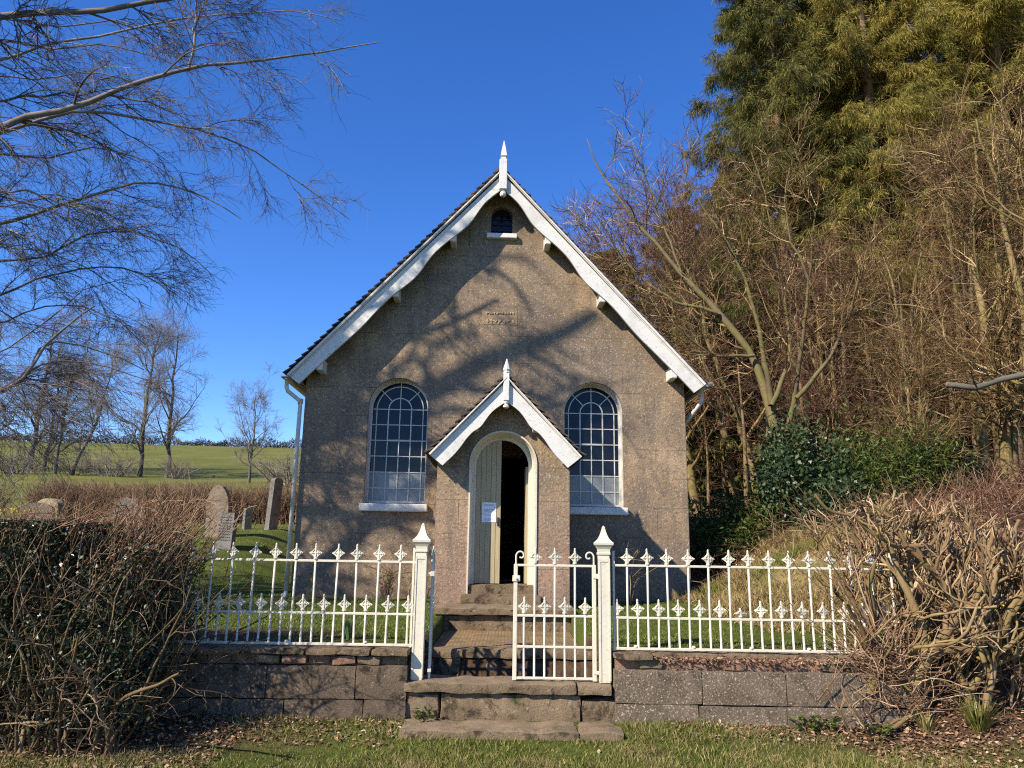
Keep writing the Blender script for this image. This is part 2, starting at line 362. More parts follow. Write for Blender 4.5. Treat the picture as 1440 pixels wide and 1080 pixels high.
def norm(a): return a/(np.linalg.norm(a, axis=-1, keepdims=True)+1e-12)
def tube_arrays(P, R, sides):
    n, k, _ = P.shape
    T = np.empty_like(P); T[:, 1:-1] = P[:, 2:]-P[:, :-2]; T[:, 0] = P[:, 1]-P[:, 0]; T[:, -1] = P[:, -1]-P[:, -2]; T = norm(T)
    mean = norm(P[:, -1]-P[:, 0]); ax = np.argmin(np.abs(mean), 1); ref = np.zeros((n, 1, 3)); ref[np.arange(n), 0, ax] = 1
    A = norm(np.cross(T, ref)); B = np.cross(T, A)
    ang = np.arange(sides)*2*pi/sides
    V = P[:, :, None]+R[:, :, None, None]*(A[:, :, None]*np.cos(ang)[:, None]+B[:, :, None]*np.sin(ang)[:, None])
    i = np.arange(n)[:, None, None]*k*sides; j = np.arange(k-1)[None, :, None]*sides; a = np.arange(sides)[None, None]; a2 = (a+1) % sides
    Q = np.stack([i+j+a, i+j+a2, i+j+sides+a2, i+j+sides+a], -1).reshape(-1, 4)
    return V.reshape(-1, 3), Q
class QM:
    """big quad meshes from numpy arrays"""
    def __init__(s): s.v = []; s.q = []; s.n = 0; s.mi = []
    def add(s, V, Q, mi=0):
        s.v.append(V); s.q.append(Q+s.n); s.n += len(V); s.mi.append(np.full(len(Q), mi, np.int32)); return s
    def tubes(s, P, R, sides=3, mi=0): return s.add(*tube_arrays(P, R, sides), mi)
    def leaves(s, C, D, L, Wd, rng, mi=0, flat=None):
        n = len(C); D = norm(D)
        Wv = norm(np.cross(D, rng.normal(size=(n, 3)) if flat is None else flat+rng.normal(size=(n, 3))*.35))
        L = np.broadcast_to(L, (n,))[:, None]; Wd = np.broadcast_to(Wd, (n,))[:, None]
        up = norm(np.cross(Wv, D))*L*.10
        V = np.stack([C, C+D*L*.45+Wv*Wd/2+up, C+D*L, C+D*L*.45-Wv*Wd/2+up], 1).reshape(-1, 3)
        return s.add(V, np.arange(4*n).reshape(-1, 4), mi)
    def mesh(s, name, mats):
        V = np.concatenate(s.v).astype(F3); Q = np.concatenate(s.q).astype(np.int32); me = bpy.data.meshes.new(name)
        me.vertices.add(len(V)); me.vertices.foreach_set('co', V.ravel())
        me.loops.add(Q.size); me.loops.foreach_set('vertex_index', Q.ravel())
        me.polygons.add(len(Q)); me.polygons.foreach_set('loop_start', np.arange(len(Q), dtype=np.int32)*4)
        try: me.polygons.foreach_set('loop_total', np.full(len(Q), 4, np.int32))
        except Exception: pass
        for mm in ([mats] if isinstance(mats, str) else mats): me.materials.append(MATS[mm])
        me.polygons.foreach_set('material_index', np.concatenate(s.mi)); me.polygons.foreach_set('use_smooth', np.ones(len(Q), bool))
        me.update(); return me
    def build(s, name, mats, parent=None, **k):
        o = bpy.data.objects.new(name, s.mesh(name, mats)); COL.objects.link(o)
        if parent: o.parent = parent
        return sset(o, **k)
def resample(pts, k, r0=None, r1=None):
    P = np.asarray(pts, float); d = np.r_[0, np.cumsum(np.linalg.norm(np.diff(P, axis=0), axis=1))]
    # Catmull-Rom-ish smoothing through dense linear + moving average
    u = np.linspace(0, d[-1], k); return np.stack([np.interp(u, d, P[:, i]) for i in range(3)], 1)
def sprout(P, R, m, t0, t1, a0, a1, ln, k, wig, trop, rf, rng, r_end=.35, rmin=.0, bias=None, taper=0., planar=None):
    """grow m children from each parent polyline; ln = absolute length or ('rel', factor)"""
    n, kk, _ = P.shape; ix = np.repeat(np.arange(n), m); N_ = n*m
    tt = rng.uniform(t0, t1, N_); f = tt*(kk-1); i = np.minimum(f.astype(int), kk-2); w = (f-i)[:, None]
    p0 = P[ix, i]*(1-w)+P[ix, i+1]*w; T = norm(P[ix, i+1]-P[ix, i]); r0 = R[ix, i]*(1-w[:, 0])+R[ix, i+1]*w[:, 0]
    v = rng.normal(size=(N_, 3))
    if planar is not None: v[:, 2] *= planar
    if bias is not None: v = v+np.asarray(bias)
    perp = norm(v-T*np.sum(v*T, 1, keepdims=True)); a = np.radians(rng.uniform(a0, a1, N_))[:, None]
    d = norm(np.cos(a)*T+np.sin(a)*perp)
    plen = np.linalg.norm(np.diff(P, axis=1), axis=2).sum(1)[ix]
    L = (plen*ln[1] if isinstance(ln, tuple) else np.full(N_, float(ln)))*rng.uniform(.55, 1.25, N_)*(1-taper*tt)
    st = (L/(k-1))[:, None]; pts = [p0]
    for j in range(k-1):
        d = norm(d+wig*rng.normal(size=(N_, 3))+np.asarray(trop)); pts.append(pts[-1]+d*st)
    C = np.stack(pts, 1); rr = np.maximum(r0*rf, rmin)[:, None]*np.linspace(1, r_end, k)[None]
    return C, np.maximum(rr, rmin*r_end)
def link(name, me, parent=None, **k):
    o = bpy.data.objects.new(name, me); COL.objects.link(o)
    if parent: o.parent = parent
    return sset(o, **k)

# ------------------------------------------------------------------ terrain
def sst(x, a, b):
    t = np.clip((x-a)/(b-a), 0, 1); return t*t*(3-2*t)
def ground_z(x, y):
    x = np.asarray(x, float); y = np.asarray(y, float)
    front = .10+.12*sst(y, 6.2, 7.0)+.16*sst(np.abs(x), 3.1, 4.4)*sst(y, 6.2, 7.1)
    lawn = .785+.024*(y-7.3)
    far = np.interp(y, [7.3, 12, 14, 16, 18, 24, 40, 60, 80, 110, 160, 175, 300, 600], [.8, .93, 1.35, 1.80, 2.0, 2.25, 3.6, 5.6, 7.9, 12.4, 21, 21.8, 21, 15])
    far = far+np.maximum(0, -x-20)*.012*sst(y, 30, 90)
    lw = sst(-x, 3.5, 5.6)*sst(y, 10.5, 13.5)
    z = lawn*(1-lw)+far*lw
    pl = np.where(y > 22, far, np.minimum(lawn, .95)); z = np.where((lw <= 0) & (y > 12), pl, z)
    z = np.where((y > 22) & (x <= 3.0), far, z)
    bank = .95+.9*sst(x, 2.4, 5.0)+np.maximum(0, x-4.5)*.17+np.clip(y-11, 0, 60)*.055
    rb = sst(x, 2.0, 4.4)*sst(y, 8.6, 11.3)
    z = z*(1-rb)+np.maximum(bank, z)*rb
    z = np.where((y > 22) & (x > 3), np.maximum(z, far*.75), z)
    ox = np.minimum(np.abs(x)*.12, 6)
    back = sst(y, 7.14, 7.16)*(np.abs(x) < 3.7)+sst(y, 6.9, 7.7)*(np.abs(x) >= 3.7)
    opening = (x > -.90) & (x < .94)
    back = np.where(opening, sst(y, 8.09, 8.11), back)
    front = np.where(opening, np.where(y > 7.15, .40, front), front)
    z = front*(1-back)+z*back
    z = np.where((x > -.82) & (x < .80) & (y > 8.1) & (y < 10.0), .63, z)
    z = z+.012*np.sin(x*2.3+y*1.1)*np.sin(y*1.9-x*.7)*(np.abs(x) > 1.1)
    return z
def breaks(lo, hi, fine, extra):
    g = [0.]; s = fine
    return np.unique(np.concatenate([lo, hi, fine, extra]))
xs = np.unique(np.round(np.concatenate([-np.geomspace(10, 1500, 26), np.arange(-10, 10.01, .25), np.geomspace(10, 1500, 26), [-3.69, -3.71, 3.69, 3.71, -.901, -.899, .939, .941, -.821, -.819, .799, .801]]), 3))
ys = np.unique(np.round(np.concatenate([-np.geomspace(4, 1500, 12), np.arange(-4, 24.01, .25), np.geomspace(24.5, 1500, 45), [7.14, 7.16, 8.09, 8.11, 9.99, 10.01]]), 3))
gx, gy = np.meshgrid(xs, ys, indexing='ij'); gz = ground_z(gx, gy)
gm = QM(); nx, ny = len(xs), len(ys)
ii, jj = np.meshgrid(np.arange(nx-1), np.arange(ny-1), indexing='ij')
gm.add(np.stack([gx, gy, gz], -1).reshape(-1, 3), np.stack([ii*ny+jj, (ii+1)*ny+jj, (ii+1)*ny+jj+1, ii*ny+jj+1], -1).reshape(-1, 4))
gm.build('ground', 'ground_grass', kind='structure')

# ------------------------------------------------------------------ chapel
RZ = rad(2.0)
ch = empty('chapel', (-.25, 11.991, 0), RZ, 'small roughcast chapel with steep gable, white bargeboards, arched windows and open door', 'chapel')
HW, SL, AZ = 3.13, 1.093, 8.02        # half width, roof slope, outer apex height
def arch(cx, half, z0, zs, n=20, pt=0.):
    return [(cx-half, z0)]+[(cx-half*cos(pi*i/n), zs+half*sin(pi*i/n)*(1+pt)) for i in range(n+1)]+[(cx+half, z0)]
WINX, WH, WS0, WSP = 1.605, .485, 2.35, 3.92
wl, wr = arch(-WINX, WH, WS0, WSP), arch(WINX, WH, WS0, WSP)
gw = arch(.03, .185, 6.99, 7.33)
zr = lambda x: AZ-.13-SL*abs(x)
door_hole = [(-.40, 1.19), (-.40, 3.15), (.72, 3.15), (.72, 1.19)]
w = MB(); T = .38
w.prism([(-HW, .35), (-HW, zr(HW)), (.02, zr(.0)), (HW, zr(HW)), (HW, .35)], 0, T, holes=[wl, wr, gw, door_hole])
w.box(-HW, -HW+.3, T, 9.0, .35, zr(HW)-.02); w.box(HW-.3, HW, T, 9.0, .35, zr(HW)-.02)
w.prism([(-HW, .35), (-HW, zr(HW)), (0, zr(0)), (HW, zr(HW)), (HW, .35)], 9.0, 9.3)
wall = w.build('wall', 'roughcast', ch)
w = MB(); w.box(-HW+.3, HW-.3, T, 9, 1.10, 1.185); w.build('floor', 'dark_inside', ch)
w = MB(); w.box(-HW+.31, HW-.31, T+.01, T+.03, 1.2, 1.21)
for px in (-1.6, 1.6):
    for k in range(5):
        y = 2.2+k*1.1; w.box(px-1.0, px+1.0, y, y+.05, 1.19, 2.05); w.box(px-1.0, px+1.0, y-.35, y, 1.55, 1.6)
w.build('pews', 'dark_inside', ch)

# roof: lapped courses of small tiles, as thin slabs that follow the slope
ang = math.atan(SL)
def tiles(mb, apex, sgn, length, y0, y1, course=.135, tw=.20, seed=1, xc=0.):
    rg = random.Random(seed); n = int(length/course)
    ux, uz = sgn*cos(ang), -sin(ang); nx_, nz_ = sgn*sin(ang), cos(ang)
    for i in range(n+1):
        s0 = i*course; s1 = min(s0+course*1.12, length+.03)
        y = y0-rg.uniform(0, .02)
        first = True
        while y < y1:
            wdt = tw*rg.uniform(.85, 1.12) if y < y0+.8 else (y1-y if y1-y < 1.3 else 1.1)
            e = rg.uniform(-.006, .008); t0 = .018; t1 = .056+e
            V = []
            for (s, n0, n1) in ((s0, -.004, t0), (s1, t1-.022, t1)):
                for yy in (y, y+wdt-.004):
                    for nn in (n0, n1):
                        V.append((xc+ux*s+nx_*nn, yy, apex+uz*s+nz_*nn))
            mb.add(V, [(0, 1, 3, 2), (4, 6, 7, 5), (0, 4, 5, 1), (2, 3, 7, 6), (1, 5, 7, 3), (0, 2, 6, 4)])
            y += wdt
RL = 3.36/cos(ang)
r = MB()
for sg in (-1, 1):
    tiles(r, AZ, sg, RL, -.40, 9.5, seed=3+sg)
    ux, uz = sg*cos(ang), -sin(ang); nx_, nz_ = sg*sin(ang), cos(ang)
    V = [(ux*s+nx_*nn, y, AZ+uz*s+nz_*nn) for s in (0.0, RL-.02) for y in (-.34, 9.4) for nn in (-.07, -.006)]
    r.add(V, [(0, 1, 3, 2), (4, 6, 7, 5), (0, 4, 5, 1), (2, 3, 7, 6), (1, 5, 7, 3), (0, 2, 6, 4)])
roof = r.build('roof', 'roof_tile', ch)
r = MB(); y = -.40; rg = random.Random(4)
while y < 9.4:
    L = .42; r.add([(sx*dx, yy, AZ+.075-abs(dx)*1.0+rg.uniform(-.004, .004)) for yy in (y, y+L-.012) for sx, dx in ((-1, .12), (-1, .05), (1, 0.0), (1, .05), (1, .12))],
      [(0, 1, 6, 5), (1, 2, 7, 6), (2, 3, 8, 7), (3, 4, 9, 8), (0, 5, 9, 4), (0, 4, 3, 2, 1), (5, 6, 7, 8, 9)]); y += L
r.build('ridge_tiles', 'roof_tile', roof)

def bargeboard(parent, apex, xc, length, angl, prof, y, sgn, mould, off, mat='white_wood'):
    """wavy board in (s, w) slope coordinates"""
    ux, uz = sgn*cos(angl), -sin(angl); nx_, nz_ = -sgn*sin(angl), -cos(angl)
    P = lambda s, wv: (xc+ux*s+nx_*wv, apex+uz*s+nz_*wv)
    up = [(s, off+mould*.55) for s in np.linspace(0, length, 30)]
    ps = np.array(prof); sx = np.linspace(.0, length-.02, 70); ww = np.interp(sx, ps[:, 0], ps[:, 1])
    ww = np.convolve(np.pad(ww, 2, 'edge'), np.ones(5)/5, 'valid')
    lo = list(zip(sx, ww+off))
    x_c = xc
    poly = [P(*q) for q in up]+[P(*q) for q in lo[::-1]]
    poly = [((min(q[0], x_c-.003) if sgn < 0 else max(q[0], x_c+.003)), q[1]) for q in poly]
    b_ = MB(); b_.prism(poly, y, y+.045); bb = b_.build('bargeboard', mat, parent)
    m_ = MB()
    for (w0, w1, ya, yb) in ((0, mould*.46, y-.055, y+.02), (mould*.48, mould*.66, y-.02, y-.001)):
        q = [P(.0, off+w0), P(length, off+w0), P(length, off+w1), P(.0, off+w1)]
        q = [((min(p_[0], x_c-.003) if sgn < 0 else max(p_[0], x_c+.003)), p_[1]) for p_ in q]
        m_.prism(q, ya, yb)
    m_.build('moulding', mat, bb)
    return bb
PROF = [(0, .30), (.33, .26), (.62, .22), (.85, .225), (1.05, .30), (1.2, .315), (1.42, .31), (1.68, .27), (1.95, .245), (2.2, .25), (2.42, .31), (2.6, .34), (2.85, .335), (3.1, .285), (3.45, .275), (3.8, .30), (4.05, .315), (4.4, .295), (4.75, .285), (5.1, .27)]
PROF = [(s*.91, w_*.86) for s, w_ in PROF]
for sg in (-1, 1):
    bargeboard(ch, AZ, .02, RL+.01, ang, PROF, -.375, sg, .085, .012)
# finial: chamfered post, spike above and knob below
f = MB()
f.box(-.036, .104, -.435, -.315, 7.63, 8.20, bev=.014)
f.lathe([(.05, 0), (.058, .012), (.058, .03), (.045, .045), (.045, .06)], (.034, -.375, 8.20), 4, rot=pi/4)
f.lathe([(.062, 0), (.075, .015), (.052, .13), (.006, .315)], (.034, -.375, 8.25), 4, rot=pi/4)
f.lathe([(.028, -.115), (.045, -.105), (.056, -.075), (.05, -.04), (.036, -.02), (.036, .005)], (.034, -.375, 7.63), 8)
f.build('finial', 'white_wood', ch)
for sg in (-1, 1):
    for (bx, dz) in ((.80, 0), (1.715, 0), (2.875, 0)):
        zc = AZ-.30-SL*bx-.10
        k = MB(); k.box(sg*bx-.052+.01, sg*bx+.052+.01, -.33, .02, zc-.045, zc+.16, bev=.012); k.build('purlin_end', 'white_wood', ch)
# gutters and downpipes
for sg in (-1, 1):
    g = MB(); gx0 = sg*3.40; gz0 = 4.33; n = 9; V = []
    for yy in (-.30, 9.4):
        for rr_ in (.062, .052):
            for i in range(n): a = pi+pi*i/(n-1); V.append((gx0+rr_*cos(a), yy, gz0+rr_*sin(a)))
    Fs = []
    for i in range(n-1):
        Fs += [(i, i+1, 2*n+i+1, 2*n+i), (n+i, n+i+1, 3*n+i+1, 3*n+i), (i, i+1, n+i+1, n+i), (2*n+i, 2*n+i+1, 3*n+i+1, 3*n+i)]
    g.add(V, Fs, 0, True); g.lathe([(.064, 0), (.064, .012)], (gx0, -.306, gz0-.03), 10)
    gut = g.build('gutter', 'white_pipe', ch)
    d = MB()
    if sg < 0:
        d.tube([(gx0, -.17, gz0-.05), (gx0, -.17, gz0-.16), (gx0+.02, -.15, gz0-.22), (-3.20, -.075, gz0-.36), (-3.185, -.07, gz0-.44), (-3.185, -.07, .98)], .034, 10)
        d.tube([(-3.185, -.07, 4.0), (-3.185, -.07, 3.92)], .043, 10); d.tube([(-3.185, -.07, 2.35), (-3.185, -.07, 2.28)], .043, 10)
        d.tube([(-3.185, -.07, .98), (-3.19, -.10, .90), (-3.20, -.18, .87)], .036, 10)
    else:
        d.tube([(gx0, -.10, gz0-.05), (gx0, -.08, gz0-.20), (gx0-.02, -.04, gz0-.26), (3.22, .30, gz0-.52), (3.20, .36, gz0-.60), (3.20, .36, .98)], .034, 10)
        d.tube([(gx0+.0, -.33, gz0+.01), (gx0+.10, -.33, gz0+.015)], .032, 10)
    d.build('downpipe', 'white_pipe', gut)
    s_ = MB(); s_.box(sg*3.36-.1 if sg > 0 else -3.36-.02, sg*3.36+.02 if sg > 0 else -3.36+.1, -.30, 9.3, 4.33, 4.40) ; s_.build('fascia', 'white_wood', ch)

# arched windows
def ring(mb, cx, cz, r0, r1, a0, a1, y0, y1, n=24, mi=0):
    P0 = [(cx+r1*cos(a0+(a1-a0)*i/n), cz+r1*sin(a0+(a1-a0)*i/n)) for i in range(n+1)]
    P1 = [(cx+r0*cos(a0+(a1-a0)*i/n), cz+r0*sin(a0+(a1-a0)*i/n)) for i in range(n+1)]
    V = [(p[0], y, p[1]) for y in (y0, y1) for p in P0+P1]; k = n+1; m2 = 2*k; Fs = []
    for i in range(n):
        Fs += [(i, i+1, k+i+1, k+i), (m2+i, m2+k+i, m2+k+i+1, m2+i+1), (i, m2+i, m2+i+1, i+1), (k+i, k+i+1, m2+k+i+1, m2+k+i)]
    Fs += [(0, k, m2+k, m2), (n, m2+n, m2+k+n, k+n)]
    mb.add(V, Fs, mi)
def window(cx):
    fr = MB(); y0, y1 = .265, .29; ZB = 2.40
    o = arch(cx, WH-.002, WS0+.02, WSP); i_ = arch(cx, WH-.032, WS0+.055, WSP)
    fr.prism(o, y0-.008, y1+.01, holes=[i_], back=False)
    bw = .0075
    RO, RI = .385, .190; rows = [3.92-.262*k for k in range(6)]
    for xx in (-RO, RO): fr.box(cx+xx-bw, cx+xx+bw, y0, y1, ZB, WSP)
    for xx in (-RI, RI):
        fr.box(cx+xx-bw*1.3, cx+xx+bw*1.3, y0-.004, y1, rows[2], WSP); fr.box(cx+xx-bw, cx+xx+bw, y0+.001, y1, ZB, rows[2])
    fr.box(cx-bw, cx+bw, y0+.002, y1, ZB, WSP+RI)
    fr.box(cx-bw, cx+bw, y0+.002, y1, WSP+RI, WSP+WH-.02)
    for k, zz in enumerate(rows):
        fr.box(cx-WH+.02, cx+WH-.02, y0+.003, y1-.001, zz-bw, zz+bw)
    fr.box(cx-RI-.012, cx+RI+.012, y0-.006, y1-.002, rows[2]-.014, rows[2]+.014)
    ring(fr, cx, WSP, RO-bw, RO+bw*1.2, 0, pi, y0+.001, y1); ring(fr, cx, WSP, RI-bw*1.2, RI+bw*1.2, 0, pi, y0-.002, y1)
    for a in (pi*.25, pi*.75):
        p0 = (cx+RI*cos(a), WSP+RI*sin(a)); p1 = (cx+(WH-.02)*cos(a), WSP+(WH-.02)*sin(a)); q = (-sin(a)*bw, cos(a)*bw)
        fr.prism([(p0[0]+q[0], p0[1]+q[1]), (p1[0]+q[0], p1[1]+q[1]), (p1[0]-q[0], p1[1]-q[1]), (p0[0]-q[0], p0[1]-q[1])], y0+.004, y1-.003)
    wo = fr.build('window', 'white_frame', ch)
    # panes: each one tilted very slightly, as old leaded glass is; the bottom panes have their grey reflection painted into the colour
    pn = MB(); rg = random.Random(int(cx*10))
    a = arch(cx, WH-.025, rows[4], WSP); pn.prism(a, y1-.009, y1-.006, 0)
    pn.prism([(cx-WH+.025, WS0+.05), (cx-WH+.025, rows[4]), (cx+WH-.025, rows[4]), (cx+WH-.025, WS0+.05)], y1-.0095, y1-.0055, 1)
    pn.build('pane', ['glass_dark', 'glass_grey_reflection'], wo)
    s_ = MB(); s_.box(cx-WH-.055, cx+WH+.055, -.085, .30, WS0-.125, WS0-.005, bev=.012); s_.build('sill', 'white_stone', wo)
    # white-painted splayed reveal lining
    rv = MB(); a0 = arch(cx, WH+.001, WS0, WSP); a1 = arch(cx, WH-.004, WS0, WSP)
    V = [(p[0], .004, p[1]) for p in a0]+[(p[0], .262, p[1]) for p in a1]; n = len(a0)
    rv.add(V, [(i, i+1, n+i+1, n+i) for i in range(n-1)]); rv.build('reveal', 'white_stone', wo)
window(-WINX); window(WINX)
g = MB(); cx = .03; g.prism(arch(cx, .184, 7.0, 7.33), .12, .15, holes=[arch(cx, .165, 7.02, 7.33)], back=False)
for xx in (-.055, .055): g.box(cx+xx-.006, cx+xx+.006, .12, .14, 7.01, 7.46)
for zz in (7.11, 7.22, 7.33): g.box(cx-.17, cx+.17, .122, .138, zz-.006, zz+.006)
gwo = g.build('gable_window', 'dark_iron', ch)
p_ = MB(); p_.prism(arch(cx, .17, 7.01, 7.33), .142, .146); p_.build('pane', 'glass_dark', gwo)
s_ = MB(); s_.box(cx-.26, cx+.265, -.085, .11, 6.90, 6.985, bev=.008); s_.build('sill', 'white_stone', gwo)
# worn date plaque
p_ = MB(); p_.box(-.275, .325, -.006, .02, 5.365, 5.66, bev=.003); plq = p_.build('plaque', 'pale_plaque', ch)
p_ = MB(); rg = random.Random(12)
for (zz, hh, n) in ((5.56, .05, 11), (5.42, .085, 7)):
    for i in range(n):
        cx_ = -.22+.50*(i+.5)/n
        for k in range(3):
            a = rg.uniform(0, pi); L = hh*rg.uniform(.3, .7); q = (cos(a)*L/2, sin(a)*L/2); x0 = cx_+rg.uniform(-.015, .015); z0 = zz+rg.uniform(-.2, .2)*hh
            p_.tube([(x0-q[0], -.014, z0-q[1]), (x0, -.018, z0), (x0+q[0], -.014, z0+q[1])], .0065, 5)
p_.build('inscription', 'letter_stone', plq)

# porch
PC, PHW, PY = .10, .945, -1.40
pz = lambda x: 3.99-1.04*abs(x-PC)
DCX, DH, DSP = .095, .465, 2.86
pw = MB()
oa = arch(DCX, DH, .6, DSP, 28)
outl = [(PC-PHW, .6), (PC-PHW, pz(PC-PHW)), (PC, pz(PC)), (PC+PHW, pz(PC+PHW)), (PC+PHW, .6)]+oa[::-1]
pw.prism(outl, PY, PY+.22)
pw.box(PC-PHW, PC-PHW+.2, PY+.22, -.005, .6, pz(PC+PHW)-.02); pw.box(PC+PHW-.2, PC+PHW, PY+.22, -.005, .6, pz(PC+PHW)-.02)
pch = pw.build('porch', 'roughcast_pink', ch)
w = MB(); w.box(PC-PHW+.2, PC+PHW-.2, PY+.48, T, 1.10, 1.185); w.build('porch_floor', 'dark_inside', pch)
pr = MB(); pang = math.atan(1.04); ang_keep = ang; ang = pang
for sg in (-1, 1):
    tiles(pr, 4.08, sg, 1.07/cos(pang), PY-.33, -.01, course=.12, tw=.17, seed=20+sg, xc=.115)
    ux, uz = sg*cos(pang), -sin(pang); nx_, nz_ = sg*sin(pang), cos(pang)
    V = [(.115+ux*s+nx_*nn, y, 4.08+uz*s+nz_*nn) for s in (0.0, 1.07/cos(pang)-.02) for y in (PY-.28, -.01) for nn in (-.06, -.006)]
    pr.add(V, [(0, 1, 3, 2), (4, 6, 7, 5), (0, 4, 5, 1), (2, 3, 7, 6), (1, 5, 7, 3), (0, 2, 6, 4)])
pr.build('porch_roof', 'roof_tile', pch); 
PPROF = [(0, .27), (.24, .215), (.375, .185), (.49, .168), (.61, .18), (.72, .205), (.79, .212), (.88, .18), (1.03, .186), (1.17, .215), (1.32, .228), (1.5, .222)]
for sg in (-1, 1):
    bargeboard(pch, 4.075, .115, 1.07/cos(pang), pang, [(a_, b_*.95+.035) for a_, b_ in PPROF], PY-.315, sg, .055, .010)
ang = ang_keep
f = MB()
f.box(.068, .158, PY-.365, PY-.265, 3.72, 4.125, bev=.012)
f.lathe([(.05, 0), (.056, .015), (.04, .03)], (.113, PY-.315, 4.125), 8); f.lathe([(.038, 0), (.054, .03), (.040, .08), (.005, .19)], (.113, PY-.315, 4.15), 8)
f.lathe([(.02, -.10), (.042, -.085), (.042, -.06), (.022, -.045), (.038, -.02), (.038, .003)], (.113, PY-.315, 3.72), 8)
f.build('porch_finial', 'white_wood', pch)
for sg in (-1, 1):
    for bx in (.43, .86):
        zc = 4.075-1.04*bx-.26
        k = MB(); k.box(.115+sg*bx-.04, .115+sg*bx+.04, PY-.27, PY+.01, zc-.045, zc+.06, bev=.008); k.build('porch_purlin_end', 'white_wood', pch)
# white plaster surround and splayed reveal of the doorway
sr = MB(); o = arch(DCX, DH+.020, .95, DSP, 28); i_ = arch(DCX, DH-.002, .95, DSP, 28)
sr.prism(o+i_[::-1], PY-.022, PY+.01)
i2 = arch(DCX-.005, DH-.04, .95, DSP, 28); n = len(i_)
V = [(p[0], PY-.018, p[1]) for p in i_]+[(p[0], PY+.215, p[1]) for p in i2]
sr.add(V, [(i, i+1, n+i+1, n+i) for i in range(n-1)])
sr.prism(i2+arch(DCX-.005, DH-.085, .95, DSP, 28)[::-1], PY+.215, PY+.28)
sr.build('door_surround', 'cream_paint', pch)
dr = MB(); dh = DH-.08
yy = PY+.225
half = [(-dh, 1.195)]+[(-dh*cos(pi*i/28), DSP+dh*sin(pi*i/28)) for i in range(15)]
split = -.02
nb = 5; bwid = (dh+split)/nb
for k in range(nb):
    x0 = -dh+k*bwid+.003; x1 = -dh+(k+1)*bwid-.003
    zt = lambda x: DSP+sqrt(max(0, dh*dh-x*x))
    cols = [x0+(x1-x0)*j/4 for j in range(5)]
    poly = [(DCX+x0, 1.20)]+[(DCX+c_, zt(c_)) for c_ in cols]+[(DCX+x1, 1.20)]
    dr.prism(poly, yy-.002*(k % 2), yy+.045)
dr.prism([(DCX-dh+.01, 1.21)]+[(DCX-dh+.01+(dh+split-.02)*j/8, DSP-.02+sqrt(max(0, dh*dh-(-dh+.01+(dh+split-.02)*j/8)**2))) for j in range(9)]+[(DCX+split-.01, 1.21)], yy+.012, yy+.05)
dl = dr.build('door', 'door_boards', pch)
k = MB(); k.box(DCX+split-.05, DCX+split-.02, yy-.03, yy, 2.0, 2.12, bev=.005); k.tube([(DCX+split-.035, yy-.03, 2.06), (DCX+split-.035, yy-.055, 2.06)], .015, 8); k.build('handle', 'dark_iron', dl)
# right leaf swung into the porch
d2 = MB(); d2.box(DCX+dh-.045, DCX+dh, yy+.05, yy+.05+.40, 1.20, DSP); d2.build('door', 'door_boards', pch, label='cream door leaf swung open into the porch')
st = MB(); st.rough(PC-.50, PC+.50, PY+.02, PY+.5, 1.0, 1.19, amp=.008, seed=2); st.rough(PC-.56, PC+.54, PY-.13, PY+.015, .9, 1.075, amp=.008, seed=5)
st.build('doorstep', 'step_stone', pch)
# paper notice pinned to the closed leaf
nt_ = MB(); nt_.box(-.20, .005, 0, .004, 2.05, 2.33); 
for z0, x0, x1, h in ((2.30, -.175, -.03, .012), (2.265, -.03, -.015, .014), (2.235, -.175, -.01, .006), (2.215, -.175, -.01, .006), (2.198, -.175, -.06, .006), (2.17, -.17, -.03, .003), (2.15, -.17, -.03, .003), (2.10, -.175, -.03, .005), (2.085, -.175, -.03, .004), (2.07, -.17, -.08, .005)):
    nt_.box(x0, x1, -.0012, .001, z0-h, z0, 1)
no = nt_.build('paper_notice', ['paper', 'ink'], None, label='white printed paper notice pinned on the closed cream door leaf', cat='notice')
no.location = ch.matrix_basis @ Vector((0.005, yy-.008, 0)) if False else (-.25+cos(RZ)*.005-sin(RZ)*(yy-.008), 11.991+sin(RZ)*.005+cos(RZ)*(yy-.008), 0); no.rotation_euler = (0, 0, RZ)

# ------------------------------------------------------------------ steps and path
p_ = MB(); p_.box(-.80, .78, 8.12, 9.84, .60, .668); p_.build('path', 'path_tile', kind='structure')
p_ = MB(); rg = random.Random(3); x = -.92
p_.rough(-.92, .95, 8.08, 8.30, .585, .682, amp=.010, seed=7)
while x < .93:
    w_ = rg.uniform(.16, .30); x1 = min(x+w_, .95); h1 = .38+rg.uniform(-.02, .02)
    p_.rough(x+.006, x1-.006, 8.10+rg.uniform(-.02, .015), 8.26, h1, .59, amp=.016, seed=rg.random()*9); x = x1
o = p_.build('stone_step', 'step_stone', label='dark stone riser and kerb at the front end of the tiled path', cat='step')
p_ = MB(); p_.rough(-.95, .86, 9.76, 10.75, .86, .945, amp=.010, seed=1, mtop=1); p_.rough(-.90, .80, 9.84, 10.75, .64, .855, amp=.012, seed=4)
p_.build('stone_step', ['step_stone', 'step_top'], label='stone slab step at the foot of the porch door', cat='step')
p_ = MB()
p_.rough(-.93, .62, 6.98, 7.40, .445, .535, amp=.012, seed=8, mtop=1); p_.rough(.625, .94, 6.985, 7.40, .44, .53, amp=.010, seed=9, mtop=1)
p_.rough(-.90, -.60, 7.03, 7.4, .20, .44, amp=.014, seed=10); p_.rough(-.595, .66, 7.025, 7.4, .18, .445, amp=.014, seed=11); p_.rough(.665, 1.0, 7.035, 7.4, .18, .40, amp=.016, seed=12)
p_.build('stone_step', ['step_stone', 'step_top'], label='mossy stone threshold step under the iron gates', cat='step')
